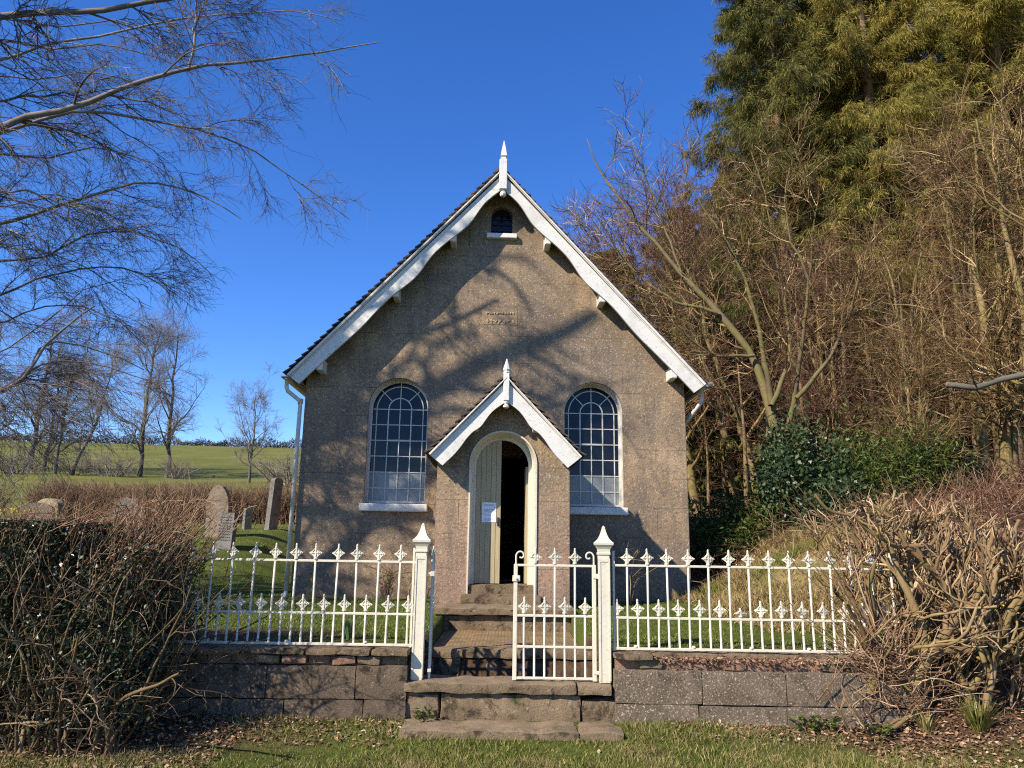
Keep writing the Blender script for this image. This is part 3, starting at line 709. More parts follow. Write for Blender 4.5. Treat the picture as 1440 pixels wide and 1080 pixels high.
p_ = MB(); p_.rough(-.90, .605, 6.61, 7.05, .07, .228, amp=.015, seed=21, mtop=1); p_.rough(.607, .99, 6.62, 7.06, .07, .224, amp=.015, seed=23, mtop=1)
p_.build('stone_step', ['step_stone', 'step_top'], label='broad cracked flagstone step lying on the grass below the gates', cat='step')

# ------------------------------------------------------------------ dwarf walls
def dwarf(x0, x1, label, mat, seed, right):
    rg = random.Random(seed); e = empty('boundary_wall', ((x0+x1)/2, 7.15, .1), 0, label, 'wall')
    e.location = (0, 0, 0)
    b_ = MB()
    for (z0, z1, off) in ((.02, .375, 0), (.378, .66, .02)):
        x = x0-off*8*(0 if not right else 1)
        x = x0
        first = rg.uniform(.5, .9)
        while x < x1-.05:
            w_ = rg.uniform(.62, .95); xe = min(x+w_, x1)
            if x1-xe < .25: xe = x1
            b_.rough(x+.001, xe-.001, 7.0+rg.uniform(-.003, .003)+off*.3, 7.30, z0, z1+rg.uniform(-.006, .004), seg=.07, amp=.005, seed=rg.random()*9); x = xe
    b_.build('stone_blocks', mat, e)
    b_ = MB(); x = x0+.01
    while x < x1-.06:
        w_ = rg.choice((.11, .21, .22, .23)); xe = min(x+w_, x1-.01)
        h = rg.uniform(.715, .745) if right and x > x0+.3 else .742
        y = 7.015+rg.uniform(0, .05)+(.03 if right else 0)
        if rg.random() > (.16 if right else .08): b_.rough(x+.004, xe-.006, y, 7.28, .664, h, seg=.05, amp=.012, seed=rg.random()*9, mi=1 if rg.random() < .38 else 0)
        x = xe
    b_.box(x0+.02, x1-.02, 7.09, 7.27, .60, .742)
    b_.build('brick_course', ['brick_red', 'step_stone'], e)
    b_ = MB(); x = x0 if not right else x0
    spans = [(x0, x0+.36)] if right else [(x1-.33, x1), (x1-.92, x1-.34), (x1-1.5, x1-.93), (x1-2.3, x1-1.51), (x0, x1-2.31)]
    for a, c_ in spans: b_.rough(a+.003, c_-.003, 6.985+rg.uniform(-.01, .012), 7.30, .748, .806+rg.uniform(-.008, .004), amp=.010, seed=rg.random()*9)
    if right: b_.rough(x0+.365, x1, 7.13, 7.30, .745, .800, amp=.012, seed=3)
    b_.build('coping', 'step_stone', e)
    return e
dwarf(-4.6, -.895, 'low stone boundary wall with slab coping under the shaded railing by the dark hedge', 'block_stone', 5, False)
dwarf(.955, 3.75, 'low stone boundary wall with white lichen and broken brick top beside the pale stubby hedge', 'block_stone_pale', 9, True)

# ------------------------------------------------------------------ iron railings and gates
def finial_mesh():
    f = MB(); n = 32; P = []
    # concave four-pointed cast head with rounded shoulders
    for (x, z) in ((0, .118), (.012, .104), (.024, .092), (.036, .080), (.060, .068), (.062, .062), (.044, .052), (.028, .040), (.018, .028), (.014, .02)): P.append((x, z))
    poly = P+[(-x, z) for x, z in P[::-1] if x > 0]
    f.prism(poly, -.008, .008)
    f.box(-.006, .006, -.014, .014, .02, .115); f.box(-.045, .045, -.013, .013, .060, .070)
    f.lathe([(.015, 0), (.020, .005), (.020, .016), (.013, .022)], (0, 0, 0), 8); 
    f.lathe([(.010, .108), (.011, .116), (.008, .126), (.010, .132), (.008, .146), (.002, .152)], (0, 0, 0), 8)
    for sx in (-1, 1):
        f.tube([(sx*.010, -.010, .098), (sx*.030, -.012, .076), (sx*.022, -.011, .055)], .004, 5)
    return f
finob = finial_mesh().build('finial', 'white_iron'); finme = finob.data; bpy.data.objects.remove(finob)
def bar_mesh(h):
    b_ = MB(); b_.tube([(0, 0, 0), (0, 0, h*.5), (0, 0, h)], .0105, 7); o_ = b_.build('picket', 'white_iron'); me = o_.data; bpy.data.objects.remove(o_); return me
tall_me, short_me = bar_mesh(.752), bar_mesh(.292)
brk = MB(); brk.add(np.array([v.co[:] for v in finme.vertices])*np.array([1, 1, 1]), [tuple(p.vertices) for p in finme.polygons])
def picket(parent, x, y, z, tall, rg, me=None, nofin=False):
    p = link('picket', (me or (tall_me if tall else short_me)), parent); p.location = (x, y, z); p.rotation_euler = (rg.gauss(0, .004), rg.gauss(0, .008), rg.uniform(-.12, .12))
    f = link('finial', finme, p); h = max(v.co.z for v in p.data.vertices); f.location = (0, 0, h-.002)
    f.scale = (1, 1, .55 if nofin else 1); f.rotation_euler = (0, rg.gauss(0, .02), rg.gauss(0, .10))
def railing(xa, xb, xstart, step, sgn, label, broken=None, sag=0.):
    e = empty('iron_railing', (0, 7.15, 0), 0, label, 'railing'); rg = random.Random(int(xa*10)); Y = 0
    b_ = MB()
    for z, h, dd in ((.826, .012, .022), (1.098, .011, .020), (1.568, .011, .022)):
        b_ = MB(); b_.box(xa, xb, Y-dd/2, Y+dd/2, z-h, z+h, bev=.003); b_.build('rail', 'white_iron', e)
    x = xstart; k = 0
    while xa < x < xb:
        picket(e, x, Y, .826, True, rg)
        xm = x+step/2*(-sgn)
        if xa < xm < xb: picket(e, xm, Y, .826, False, rg, nofin=(broken is not None and k == broken))
        x += step*sgn; k += 1
    b_ = MB(); b_.box(xb-.030 if sgn < 0 else xa+.006, xb-.012 if sgn < 0 else xa+.024, Y-.012, Y+.012, .81, 1.70); b_.build('end_bar', 'white_iron', e)
    for q in range(5):
        b_ = MB(); b_.lathe([(.018, 0), (.020, .01), (.012, .02)], (xa+(xb-xa)*(q+.4)/5, Y, .838), 8); b_.build('fixing', 'white_iron', e)
railing(-4.5, -.875, -1.029, .1955, -1, 'white spear topped iron railing on the left wall running into the dark hedge')
railing(.965, 3.62, 1.106, .1905, 1, 'white spear topped iron railing on the right wall ending in the pale stubby hedge', broken=6)
def post(x, label):
    e = empty('gatepost', (x, 7.15, .53), 0, label, 'gatepost')
    s_ = MB(); s_.box(-.052, .052, -.052, .052, 0, 1.13, bev=.006)
    for sx in (-1, 1):
        s_.box(sx*.044-.008, sx*.044+.008, -.058, -.0525, .02, 1.10)
    s_.box(-.035, .035, -.058, -.0525, 1.07, 1.10)
    s_.box(-.060, .060, -.060, .060, 1.13, 1.155, bev=.005)
    s_.build('shaft', 'white_iron', e)
    c = MB(); q2 = sqrt(2)
    prof = [(.058, 1.155), (.060, 1.185), (.072, 1.205), (.090, 1.225), (.092, 1.245), (.070, 1.262), (.050, 1.285), (.034, 1.318), (.022, 1.352), (.014, 1.385), (.004, 1.402)]
    c.lathe([(r_*q2*.92, z_) for r_, z_ in prof], (0, 0, 0), 4, rot=pi/4); c.build('cap', 'white_iron', e)
    return e
post(-.822, 'white iron gatepost with pointed cap beside the folded back gate'); post(.888, 'white iron gatepost with pointed cap carrying the closed gate')
bars_me = {}
def gate(loc, rz, label, mirror=False):
    e = empty('iron_gate', loc, rz, label, 'gate'); W_ = .77; rg = random.Random(5)
    b_ = MB()
    for q in (0, W_-.038): b_ = MB(); b_.box(q, q+.038, -.012, .012, 0, 1.03, bev=.004); b_.build('stile', 'white_iron', e)
    for z in (.022, .293, .567, 1.02): b_ = MB(); b_.box(.036, W_-.036, -.011, .011, z-.011, z+.011, bev=.003); b_.build('rail', 'white_iron', e)
    tm, sm = bars_me.setdefault('t', bar_mesh(1.012)), bars_me.setdefault('s', bar_mesh(.565))
    for k in range(7):
        x = W_/2+(k-3)*.0935; picket(e, x, 0, .022, k % 2 == 1, rg, tm if k % 2 == 1 else sm)
    for sg, x0 in ((1, .02), (-1, W_-.02)):
        c = MB(); cz = 1.115; cxs = x0+sg*.045
        pts = [(x0, 0, 1.02), (x0, 0, 1.06)]+[(cxs-sg*(.045-.0022*i*.9)*cos(i*.33), 0, cz-.01+(.045-.0022*i*.9)*sin(i*.33)*1.1) for i in range(18)]
        c.tube(pts, .0085, 6); c.build('scroll', 'white_iron', e)
    h = MB(); h.box(W_-.03, W_+.035, -.02, .02, .905, .95, bev=.004); h.box(W_-.03, W_+.02, -.018, .018, .06, .09, bev=.004); h.build('hinge', 'white_iron', e)
    l = MB(); l.box(-.012, .06, -.022, .022, .87, .925, bev=.004); l.tube([(.02, -.02, .90), (.02, -.05, .90)], .010, 8); l.build('latch', 'white_iron', e)
    return e
gate((.045, 7.15, .537), 0, 'closed white iron gate leaf with scrolls at both top corners')
gate((-.782, 7.915, .537), rad(-85.0), 'white iron gate leaf swung back edge-on beside the gatepost')

# ------------------------------------------------------------------ gravestones
def stone(px, Y, w_, h_, th, shape, mat, label, rz=0, tilt=0, lean=0, base=None, lines=0):
    b_ = at(px, 740, Y); gz_ = float(ground_z(b_[0], Y))-.05 if base is None else base
    e = MB(); n = 14; hw = w_/2
    if shape == 'round': poly = [(-hw, 0)]+[(-hw*cos(pi*i/n), h_-hw*.55+hw*.55*sin(pi*i/n)) for i in range(n+1)]+[(hw, 0)]
    elif shape == 'gothic': poly = [(-hw, 0), (-hw, h_*.62), (-hw*.93, h_*.74), (-hw*.72, h_*.86), (-hw*.4, h_*.955), (0, h_), (hw*.4, h_*.955), (hw*.72, h_*.86), (hw*.93, h_*.74), (hw, h_*.62), (hw, 0)]
    elif shape == 'shoulder': poly = [(-hw, 0), (-hw, h_*.70), (-hw*.82, h_*.76), (-hw*.68, h_*.84)]+[(-hw*.62*cos(pi*i/n), h_*.88+h_*.12*sin(pi*i/n)) for i in range(n+1)]+[(hw*.68, h_*.84), (hw*.82, h_*.76), (hw, h_*.70), (hw, 0)]
    else: poly = [(-hw, 0), (-hw, h_), (hw, h_), (hw, 0)]
    e.prism(poly, -th/2, th/2)
    if shape != 'square':
        inner = [(x*.9, z*.955+.02) for x, z in poly if z > .05]
    o = e.build('gravestone', mat, None, label=label, cat='gravestone', group='gravestones in the churchyard')
    o.location = (b_[0], Y, gz_); o.rotation_euler = (rad(tilt), rad(lean), rad(rz))
    if lines:
        l = MB()
        for k in range(lines):
            zz = h_*.86-k*.055; x = -hw*.82
            rg = random.Random(k)
            while x < hw*.75:
                q = rg.uniform(.02, .06); l.box(x, min(x+q, hw*.8), -th/2-.002, -th/2+.001, zz, zz+.022); x += q+.018
        l.build('inscription', 'dark_iron', o)
    return o
stone(50, 15.2, .60, .92, .14, 'round', 'grave_brown', 'low rounded brown gravestone in front of the lichen covered one', rz=12, base=1.50)
stone(66, 16.2, .62, 1.0, .16, 'round', 'grave_lichen', 'orange lichen covered gravestone with curved top behind a brown one', rz=-16, base=1.56)
stone(176, 16, .74, .92, .13, 'shoulder', 'grave_grey', 'grey gravestone with stepped rounded top showing over the hedge', rz=4, base=1.66)
stone(307, 16, .50, 1.15, .12, 'gothic', 'grave_brown', 'tall pale brown gravestone with pointed arch top', rz=-8, lean=-3)
stone(319, 15, .36, .75, .12, 'square', 'grave_grey', 'short square grey gravestone with worn lettering', rz=-18, lean=2, lines=9)
stone(347, 18, .17, .55, .17, 'square', 'grave_grey', 'small square stone grave marker post between two taller gravestones', rz=38)
stone(381, 18, .30, 1.28, .13, 'round', 'grave_grey', 'tall narrow gravestone seen edge-on and leaning beside the chapel', rz=66, tilt=0, lean=4)

# ------------------------------------------------------------------ trees
def as_set(lines, k, r0, r1):
    P = np.stack([resample(l, k) for l in lines]); n = len(lines)
    r0 = np.broadcast_to(r0, (n,)); r1 = np.broadcast_to(r1, (n,))
    R = r0[:, None]+(r1-r0)[:, None]*np.linspace(0, 1, k)[None]**.8
    return P, R
def wob(P, amp, rng):
    n, k, _ = P.shape; d = np.cumsum(rng.normal(size=(n, k, 3)), 1)*amp; d -= d[:, :1]; return P+d

# --- the big bare tree whose limbs hang into the picture at top left
def overhanging():
    rng = np.random.default_rng(11)
    root = (-10.6, 7.0)
    e = empty('bare_tree', (root[0], root[1], float(ground_z(*root))), 0, 'large bare tree at the left edge whose drooping branches hang across the sky', 'tree', 'bare trees')
    Rt = np.array([root[0], root[1], 0.2])
    trunk = [(0, 0, -.2), (.1, 0, 1.5), (.05, .1, 3), (.25, .1, 5), (.2, .15, 7.5), (.4, .1, 10), (.3, .3, 13), (.5, .2, 16)]
    TP, TR = as_set([np.array(trunk)+Rt], 24, .36, .07)
    def base(z): return Rt+np.array([np.interp(z, [0, 5, 10, 16], [0, .25, .4, .5]), .15, z])
    vis = []; r = []
    def limb(z, pts, Y0, Y1, r0, r1):
        P = path(pts, Y0, Y1); vis.append(np.vstack([base(z)[None], base(z)[None]*.5+P[:1]*.5+np.array([[0, 0, .25]]), P])); r.append((r0, r1))
    limb(6.2, [(0, 22), (60, 15), (140, 13), (200, 2), (255, -4), (330, -30)], 8.6, 8.9, .085, .022)
    limb(4.6, [(0, 182), (40, 163), (90, 157), (150, 138), (175, 122), (240, 105), (265, 96), (350, 90), (400, 85), (470, 75), (530, 65)], 8.2, 8.8, .085, .006)
    limb(4.2, [(0, 190), (30, 175), (120, 153), (180, 165), (290, 187), (350, 210), (400, 245), (450, 280), (492, 312)], 8.2, 9.6, .05, .005)
    limb(3.6, [(0, 318), (60, 300), (120, 280), (170, 265), (200, 258), (240, 262), (300, 285), (340, 312)], 9.3, 9.6, .065, .006)
    limb(5.2, [(0, 138), (15, 130), (60, 132), (85, 125), (120, 137), (175, 150), (240, 190)], 9.6, 10.3, .05, .006)
    limb(4.0, [(0, 270), (30, 265), (80, 285), (130, 300), (190, 330)], 8.8, 9.2, .045, .006)
    limb(2.6, [(0, 551), (26, 536), (44, 519), (50, 498), (70, 478), (99, 453), (130, 430)], 8.6, 9.0, .085, .010)
    limb(2.6, [(0, 553), (28, 534), (47, 521), (67, 507), (102, 510), (140, 513), (180, 528), (215, 540)], 8.6, 9.3, .055, .006)
    limb(2.8, [(0, 552), (46, 520), (52, 495), (67, 481), (96, 481), (131, 490), (181, 507), (205, 521)], 8.6, 9.6, .05, .006)
    limb(2.2, [(0, 586), (17, 603), (35, 615), (60, 617)], 8.4, 8.5, .035, .008)
    limb(2.4, [(0, 552), (38, 538), (85, 542), (108, 548), (125, 562), (152, 574), (170, 590)], 8.6, 8.9, .03, .005)
    limb(3.2, [(0, 420), (50, 395), (110, 380), (160, 375), (210, 392), (240, 420)], 9.8, 10.2, .045, .006)
    limb(3.4, [(0, 365), (60, 360), (120, 330), (180, 322), (260, 350), (300, 385)], 9.0, 9.9, .04, .006)
    limb(5.0, [(0, 85), (70, 60), (150, 50), (230, 30), (330, 20), (420, 15), (480, 30)], 9.8, 10.4, .045, .005)
    for z_, pts_, Ya, Yb, r_ in ((6.8, [(0, 55), (70, 70), (150, 62), (230, 85), (300, 120)], 10.8, 11.6, .04), (5.6, [(0, 105), (60, 112), (130, 98), (210, 120), (280, 165)], 11.0, 11.8, .035), (5.0, [(0, 215), (70, 222), (140, 205), (210, 225), (290, 280)], 10.6, 11.6, .04),
        (4.4, [(0, 292), (80, 275), (150, 300), (220, 345)], 11.0, 11.8, .032), (3.8, [(0, 345), (60, 350), (120, 372), (190, 425)], 10.8, 11.4, .03), (3.4, [(0, 455), (50, 430), (110, 425), (170, 450), (210, 485)], 10.6, 11.2, .035),
        (3.0, [(0, 500), (40, 470), (80, 440), (120, 405), (170, 392)], 11.0, 11.6, .03), (6.4, [(0, 25), (80, 40), (160, 30), (260, 52), (350, 45)], 10.8, 11.8, .03), (4.2, [(0, 160), (50, 172), (100, 190), (170, 240)], 10.8, 11.2, .03)):
        limb(z_, pts_, Ya, Yb, r_, .006)
    limb(4.8, [(265, 97), (275, 60), (279, 20), (280, -10)], 8.45, 8.5, .02, .008)
    VP, VR = [], []
    for l, (a, c) in zip(vis, r):
        if l is vis[-1]: l = l[2:]
        P_, R_ = as_set([l], 26, a, c); VP.append(P_[0]); VR.append(R_[0])
    VP = np.array(VP); VR = np.array(VR)
    VP[:, 6:] = wob(VP[:, 6:], .006, rng)
    # limbs high above the frame, on the sunny side, whose blurred shadows fall across the front of the chapel
    hi = []; hr = []
    sv = np.array([-1.19, -1.0, 1.15])
    def high(pts, t0, t1, r0, r1, z=None):
        q = path(pts, 12.0); q = q+sv*np.linspace(t0, t1, len(q))[:, None]
        if z: q = np.vstack([base(z)[None], (base(z)*.5+q[0]*.5+np.array([0, 0, .3]))[None], q])
        hi.append(q); hr.append((r0, r1))
    high([(400, 618), (424, 605), (470, 585), (525, 557), (540, 510), (556, 470), (572, 440), (600, 412)], 6.0, 6.5, .17, .05, 9.5)
    high([(400, 640), (424, 627), (470, 606), (525, 588), (609, 557), (661, 517), (714, 486), (767, 464), (830, 425)], 6.2, 7.2, .21, .07, 10)
    high([(572, 440), (600, 416), (640, 398), (688, 390), (730, 404), (758, 430), (770, 462)], 6.4, 7.0, .085, .03)
    high([(525, 557), (545, 540), (580, 470), (590, 455)], 6.2, 6.6, .08, .03)
    high([(609, 557), (600, 500), (620, 470), (660, 450)], 6.6, 7.0, .07, .03)
    high([(400, 700), (450, 680), (500, 665), (560, 655), (620, 640)], 6.0, 6.6, .11, .04, 8.5)
    high([(400, 740), (450, 730), (520, 745), (600, 735), (660, 760), (760, 770)], 5.2, 6.0, .10, .04, 7.5)
    high([(525, 588), (560, 610), (610, 620), (660, 600), (720, 620)], 6.6, 7.1, .08, .03)
    high([(714, 486), (760, 500), (800, 520), (850, 525)], 7.0, 7.4, .06, .03)
    high([(470, 585), (460, 545), (480, 500)], 6.2, 6.4, .06, .03)
    high([(400, 560), (440, 540), (500, 540), (560, 570), (600, 620), (610, 680)], 5.6, 6.4, .10, .04, 9)
    high([(400, 670), (450, 640), (510, 625), (590, 640), (650, 625)], 6.2, 6.9, .12, .04, 9)
    high([(424, 605), (450, 640), (470, 690), (520, 760)], 5.8, 6.4, .09, .04)
    high([(640, 540), (690, 560), (760, 560), (820, 540)], 6.8, 7.3, .07, .03)
    high([(640, 398), (650, 430), (640, 470), (600, 490)], 6.5, 6.8, .06, .03)
    high([(688, 390), (720, 370), (760, 372)], 6.7, 7.0, .05, .025)
    HP, HR = [], []
    for l, (a, c) in zip(hi, hr): P_, R_ = as_set([l], 24, a, c); HP.append(P_[0]); HR.append(R_[0])
    HP = wob(np.array(HP), .018, rng); HR = np.array(HR)
    HP2, HR2 = sprout(HP, HR, 3, .25, .98, 25, 60, 1.2, 10, .13, (0, 0, -.02), .42, rng, .25, taper=.3)
    HP3, HR3 = sprout(HP2, HR2, 2, .15, .98, 25, 60, .6, 6, .12, (0, 0, -.03), .6, rng, .3, rmin=.005)
    OP, OR = sprout(TP, TR, 12, .45, .98, 35, 65, 4.2, 18, .10, (-.04, .02, .05), .45, rng, .12, bias=(-.9, .25, .1), taper=.35)
    O2, OR2 = sprout(OP, OR, 6, .2, .98, 25, 60, 1.6, 9, .12, (0, 0, -.02), .6, rng, .2, taper=.4)
    HP2 = np.concatenate([HP2]); 
    tm = QM(); tm.tubes(TP, TR, 12); tm.tubes(VP, VR, 8); tm.tubes(HP, HR, 8); tm.tubes(OP, OR, 6); tm.build('trunk', 'bark_overhang', e).matrix_parent_inverse = Matrix.Translation(-e.location)
    B1, BR1 = sprout(VP, VR, 13, .20, .96, 22, 60, 1.7, 14, .085, (.035, 0, -.06), .50, rng, .22, rmin=.0052, bias=(.35, 0, -.1), taper=.58)
    B2, BR2 = sprout(B1, BR1, 8, .08, .97, 18, 55, .72, 9, .10, (.02, 0, -.05), .62, rng, .45, rmin=.0034, bias=(.3, 0, -.1), taper=.3)
    B3, BR3 = sprout(B2, BR2, 7, .1, .98, 20, 60, .30, 5, .15, (0, 0, -.03), .7, rng, .6, rmin=.0026)
    B4, BR4 = sprout(B2, BR2, 6, .05, 1, 35, 75, .055, 3, .1, (0, 0, 0), .9, rng, .7, rmin=.0024)
    q = QM(); q.tubes(B1, BR1, 5); q.tubes(B2, BR2, 4); q.tubes(B3, BR3, 3); q.tubes(B4, BR4, 3)
    q.tubes(HP2, HR2, 4); q.tubes(HP3, HR3, 3); q.tubes(O2, OR2, 4)
    q.build('crown', 'twig_overhang', e).matrix_parent_inverse = Matrix.Translation(-e.location)
overhanging()

# --- bare field trees
def field_tree(seed, h, spread, lean=0.):
    rng = np.random.default_rng(seed)
    t = np.array([(0, 0, -.6), (.05*h*lean, 0, .15*h), (.12*h*lean, .1, .32*h), (.17*h*lean, 0, .55*h), (.2*h*lean, .1, .80*h), (.21*h*lean, 0, .95*h)])
    TP, TR = as_set([t], 18, .019*h, .003*h); TP[:, 3:] = wob(TP[:, 3:], .006*h, rng)
    L1, R1 = sprout(TP, TR, 17, .16, .95, 28, 62, .42*h*spread, 14, .13, (0, 0, .075), .52, rng, .14, taper=.45)
    L2, R2 = sprout(L1, R1, 8, .15, .98, 22, 60, .20*h, 9, .13, (0, 0, .05), .55, rng, .25, rmin=.012, taper=.3)
    L3, R3 = sprout(L2, R2, 8, .1, .98, 22, 60, .085*h, 6, .14, (0, 0, .03), .6, rng, .4, rmin=.010)
    L4, R4 = sprout(L3, R3, 3, .1, 1, 25, 60, .04*h, 4, .14, (0, 0, .02), .7, rng, .6, rmin=.0075)
    a = QM(); a.tubes(TP, TR, 9); a.tubes(L1, R1, 6); tr = a.mesh('trunk', 'bark_field')
    b_ = QM(); b_.tubes(L2, R2, 4); b_.tubes(L3, R3, 3); b_.tubes(L4, R4, 3); cr = b_.mesh('crown', 'twig_field')
    return tr, cr
FT = [field_tree(1, 16, .75), field_tree(2, 16, .95), field_tree(3, 10.5, 1.8), field_tree(4, 14, .8, .9)]
def tree_at(px, py, Y, v, sc, rz, label, group='bare trees', cat='tree'):
    p = at(px, py, Y); z = float(ground_z(p[0], p[1]))
    e = empty('bare_tree', (p[0], p[1], z-.1), rz, label, cat, group); e.scale = (sc, sc, sc)
    for nm, me in zip(('trunk', 'crown'), FT[v]): link(nm, me, e)
    return e
tree_at(235, 672, 80, 1, 1.02, .4, 'tall bare field tree with wide crown and dark fork, beside the slim one')
tree_at(196, 670, 80, 0, 1.08, 2.1, 'tall slim bare field tree just left of the wide crowned one')
tree_at(350, 680, 74, 2, .88, 1.2, 'small rounded bare tree standing alone in the field nearest the chapel')
tree_at(42, 655, 84, 1, 1.15, 3.2, 'thick trunked bare tree at the left of the field clump')
tree_at(62, 657, 86, 0, .82, 4.4, 'slim bare tree second in the field clump')
tree_at(78, 659, 82, 2, 1.25, 5.5, 'straight bare tree in the middle of the field clump')
tree_at(98, 662, 80, 3, 1.0, 0.2, 'bare tree leaning to the right at the end of the field clump')
tree_at(-20, 650, 84, 1, 1.1, 1.2, 'bare tree cut off by the left edge of the picture beyond the field clump')
def bush(seed, h, n, mats, spread=.5, rmin=.01):
    rng = np.random.default_rng(seed); a = rng.uniform(0, 2*pi, n); rr = np.sqrt(rng.uniform(0, 1, n))*h*.25
    P0 = np.stack([rr*np.cos(a), rr*np.sin(a), -.1*np.ones(n)], 1); d = norm(np.stack([np.cos(a)*spread, np.sin(a)*spread, np.ones(n)], 1)+rng.normal(size=(n, 3))*.2)
    L = h*rng.uniform(.6, 1.1, n); P = [P0]
    for k in range(7): d = norm(d+rng.normal(size=(n, 3))*.10); P.append(P[-1]+d*(L/7)[:, None])
    P = np.stack(P, 1); R = np.linspace(1, .35, 8)[None]*(.012*h+rng.uniform(0, .006*h, n))[:, None]
    A, AR = sprout(P, R, 7, .2, .98, 25, 65, .32*h, 6, .14, (0, 0, .03), .6, rng, .4, rmin=rmin)
    B, BR = sprout(A, AR, 6, .1, 1, 25, 65, .14*h, 4, .14, (0, 0, .02), .7, rng, .6, rmin=rmin*.8)
    q = QM(); q.tubes(P, R, 5); q.tubes(A, AR, 3); q.tubes(B, BR, 3); return q.mesh('bare_bush', mats)
bme = bush(5, 3.4, 26, 'twig_field', .6, .012)
for (px, py, Y, sc, lab) in ((25, 655, 80, 1.0, 'low bare bush at the foot of the field clump by the left edge'), (108, 663, 80, .9, 'low bare bush under the leaning field tree'), (160, 668, 79, 1.1, 'low bare bush left of the two tall field trees'),
                             (247, 672, 79, .9, 'low bare bush against the wide crowned field tree'), (402, 680, 70, 1.3, 'low bare bush in the field beside the chapel wall')):
    p = at(px, py, Y); o = link('bare_bush', bme, None, label=lab, cat='bush', group='bare bushes in the field'); o.location = (p[0], p[1], float(ground_z(p[0], p[1]))); o.scale = (sc*1.2, sc, sc*.8); o.rotation_euler = (0, 0, px)
# hedgerow along the crest
rng = np.random.default_rng(8); n = 20000
x = rng.uniform(-190, 10, n); y = 163+rng.normal(size=n)*.8+.02*x; z = ground_z(x, y)+rng.uniform(0, 1, n)**1.5*(1.6+.7*np.sin(x*.21)*np.sin(x*.083+1)+.5*np.sin(x*.9))
q = QM(); q.leaves(np.stack([x, y, z], 1), rng.normal(size=(n, 3))+np.array([0, 0, .6]), rng.uniform(.4, 1.0, n), rng.uniform(.06, .25, n), rng)
q.build('hedgerow', 'crest_hedge', label='long dark hedgerow along the crest of the far field', cat='hedge')

# --- hedge behind the gravestones
def clipped_hedge(xa, xb, Y, h, dep, n, seed, mats, label, zoff=0.):
    rng = np.random.default_rng(seed); x = rng.uniform(xa, xb, n); y = Y+rng.uniform(-dep/2, dep/2, n); z = ground_z(x, y)-.05+zoff
    d = norm(np.stack([rng.normal(size=n)*.28, rng.normal(size=n)*.22, np.ones(n)], 1)); L = h*rng.uniform(.7, 1.06, n)*(1+.05*np.sin(x*1.7)); P = [np.stack([x, y, z], 1)]
    for k in range(6): d = norm(d+rng.normal(size=(n, 3))*.12); P.append(P[-1]+d*(L/6)[:, None])
    P = np.stack(P, 1); R = np.linspace(1, .5, 7)[None]*rng.uniform(.007, .018, n)[:, None]
    A, AR = sprout(P, R, 7, .25, 1, 25, 70, .28*h, 5, .15, (0, 0, .05), .6, rng, .5, rmin=.006)
    q = QM(); q.tubes(P, R, 4); q.tubes(A, AR, 3); return q.build('hedge', mats, None, label=label, cat='hedge')
clipped_hedge(-15.2, -6.0, 24, 1.25, .9, 1900, 3, 'far_hedge', 'long clipped brown hedge behind the gravestones')
clipped_hedge(-19, -16.2, 23.5, 1.3, .9, 420, 4, 'far_hedge', 'short brown hedge piece left of the gap by the left edge')

# --- conifers
def conifer(seed, h, Lm, z0, nb, m2, m3, leaf, blade=.25, bw=.017):
    rng = np.random.default_rng(seed)
    TP, TR = as_set([[(0, 0, -.5), (.1, 0, h*.3), (0, .1, h*.6), (.05, 0, h)]], 16, .018*h, .01)
    t = np.sort(rng.uniform(z0, .995, nb)**.92); zz = t*h; a = np.arange(nb)*2.399+rng.normal(size=nb)*.3
    L = Lm*(1-t)**.62*rng.uniform(.75, 1.12, nb)+.25
    d = np.stack([np.cos(a), np.sin(a), .30-.55*(1-t)], 1); d = norm(d); P = [np.stack([.05*np.ones(nb), .05*np.ones(nb), zz], 1)]
    for k in range(7): d = norm(d+rng.normal(size=(nb, 3))*.06+np.array([0, 0, -.045 if k < 4 else .05])); P.append(P[-1]+d*(L/7)[:, None])
    P = np.stack(P, 1); R = np.linspace(1, .2, 8)[None]*(.012+.009*L)[:, None]
    A, AR = sprout(P, R, m2, .22, 1.0, 35, 75, ('rel', .33), 6, .07, (0, 0, -.10), .45, rng, .4, rmin=.006, planar=.25, taper=.55)
    B, BR = sprout(A, AR, m3, .05, 1.0, 25, 65, .36, 3, .08, (0, 0, -.42), .5, rng, .5, rmin=.003)
    tr = QM(); tr.tubes(TP, TR, 10); trm = tr.mesh('trunk', 'bark_pine')
    c = QM(); c.tubes(P, R, 4, 1); c.tubes(A, AR, 3, 1)
    C = np.concatenate([B[:, 0], B[:, 1], A[:, 3]]); D = np.concatenate([B[:, 1]-B[:, 0], B[:, 2]-B[:, 1], A[:, 4]-A[:, 3]]); D = norm(norm(D)+rng.normal(size=D.shape)*.28+np.array([0, 0, -.45]))
    k = len(C); c.leaves(C, D, rng.uniform(.7, 1.3, k)*blade, rng.uniform(.6, 1.5, k)*bw, rng, 0)
    return trm, c.mesh('crown', [leaf, 'bark_pine'])
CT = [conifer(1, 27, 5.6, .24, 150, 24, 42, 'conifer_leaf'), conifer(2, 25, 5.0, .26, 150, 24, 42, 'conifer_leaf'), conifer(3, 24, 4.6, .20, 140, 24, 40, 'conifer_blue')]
def conifer_at(x, y, v, sc, rz, label, group='conifers', wide=1.):
    e = empty('conifer_tree', (x, y, float(ground_z(x, y))-.2), rz, label, 'tree', group); e.scale = (sc*wide, sc*wide, sc)
    for nm, me in zip(('trunk', 'crown'), CT[v]): link(nm, me, e)
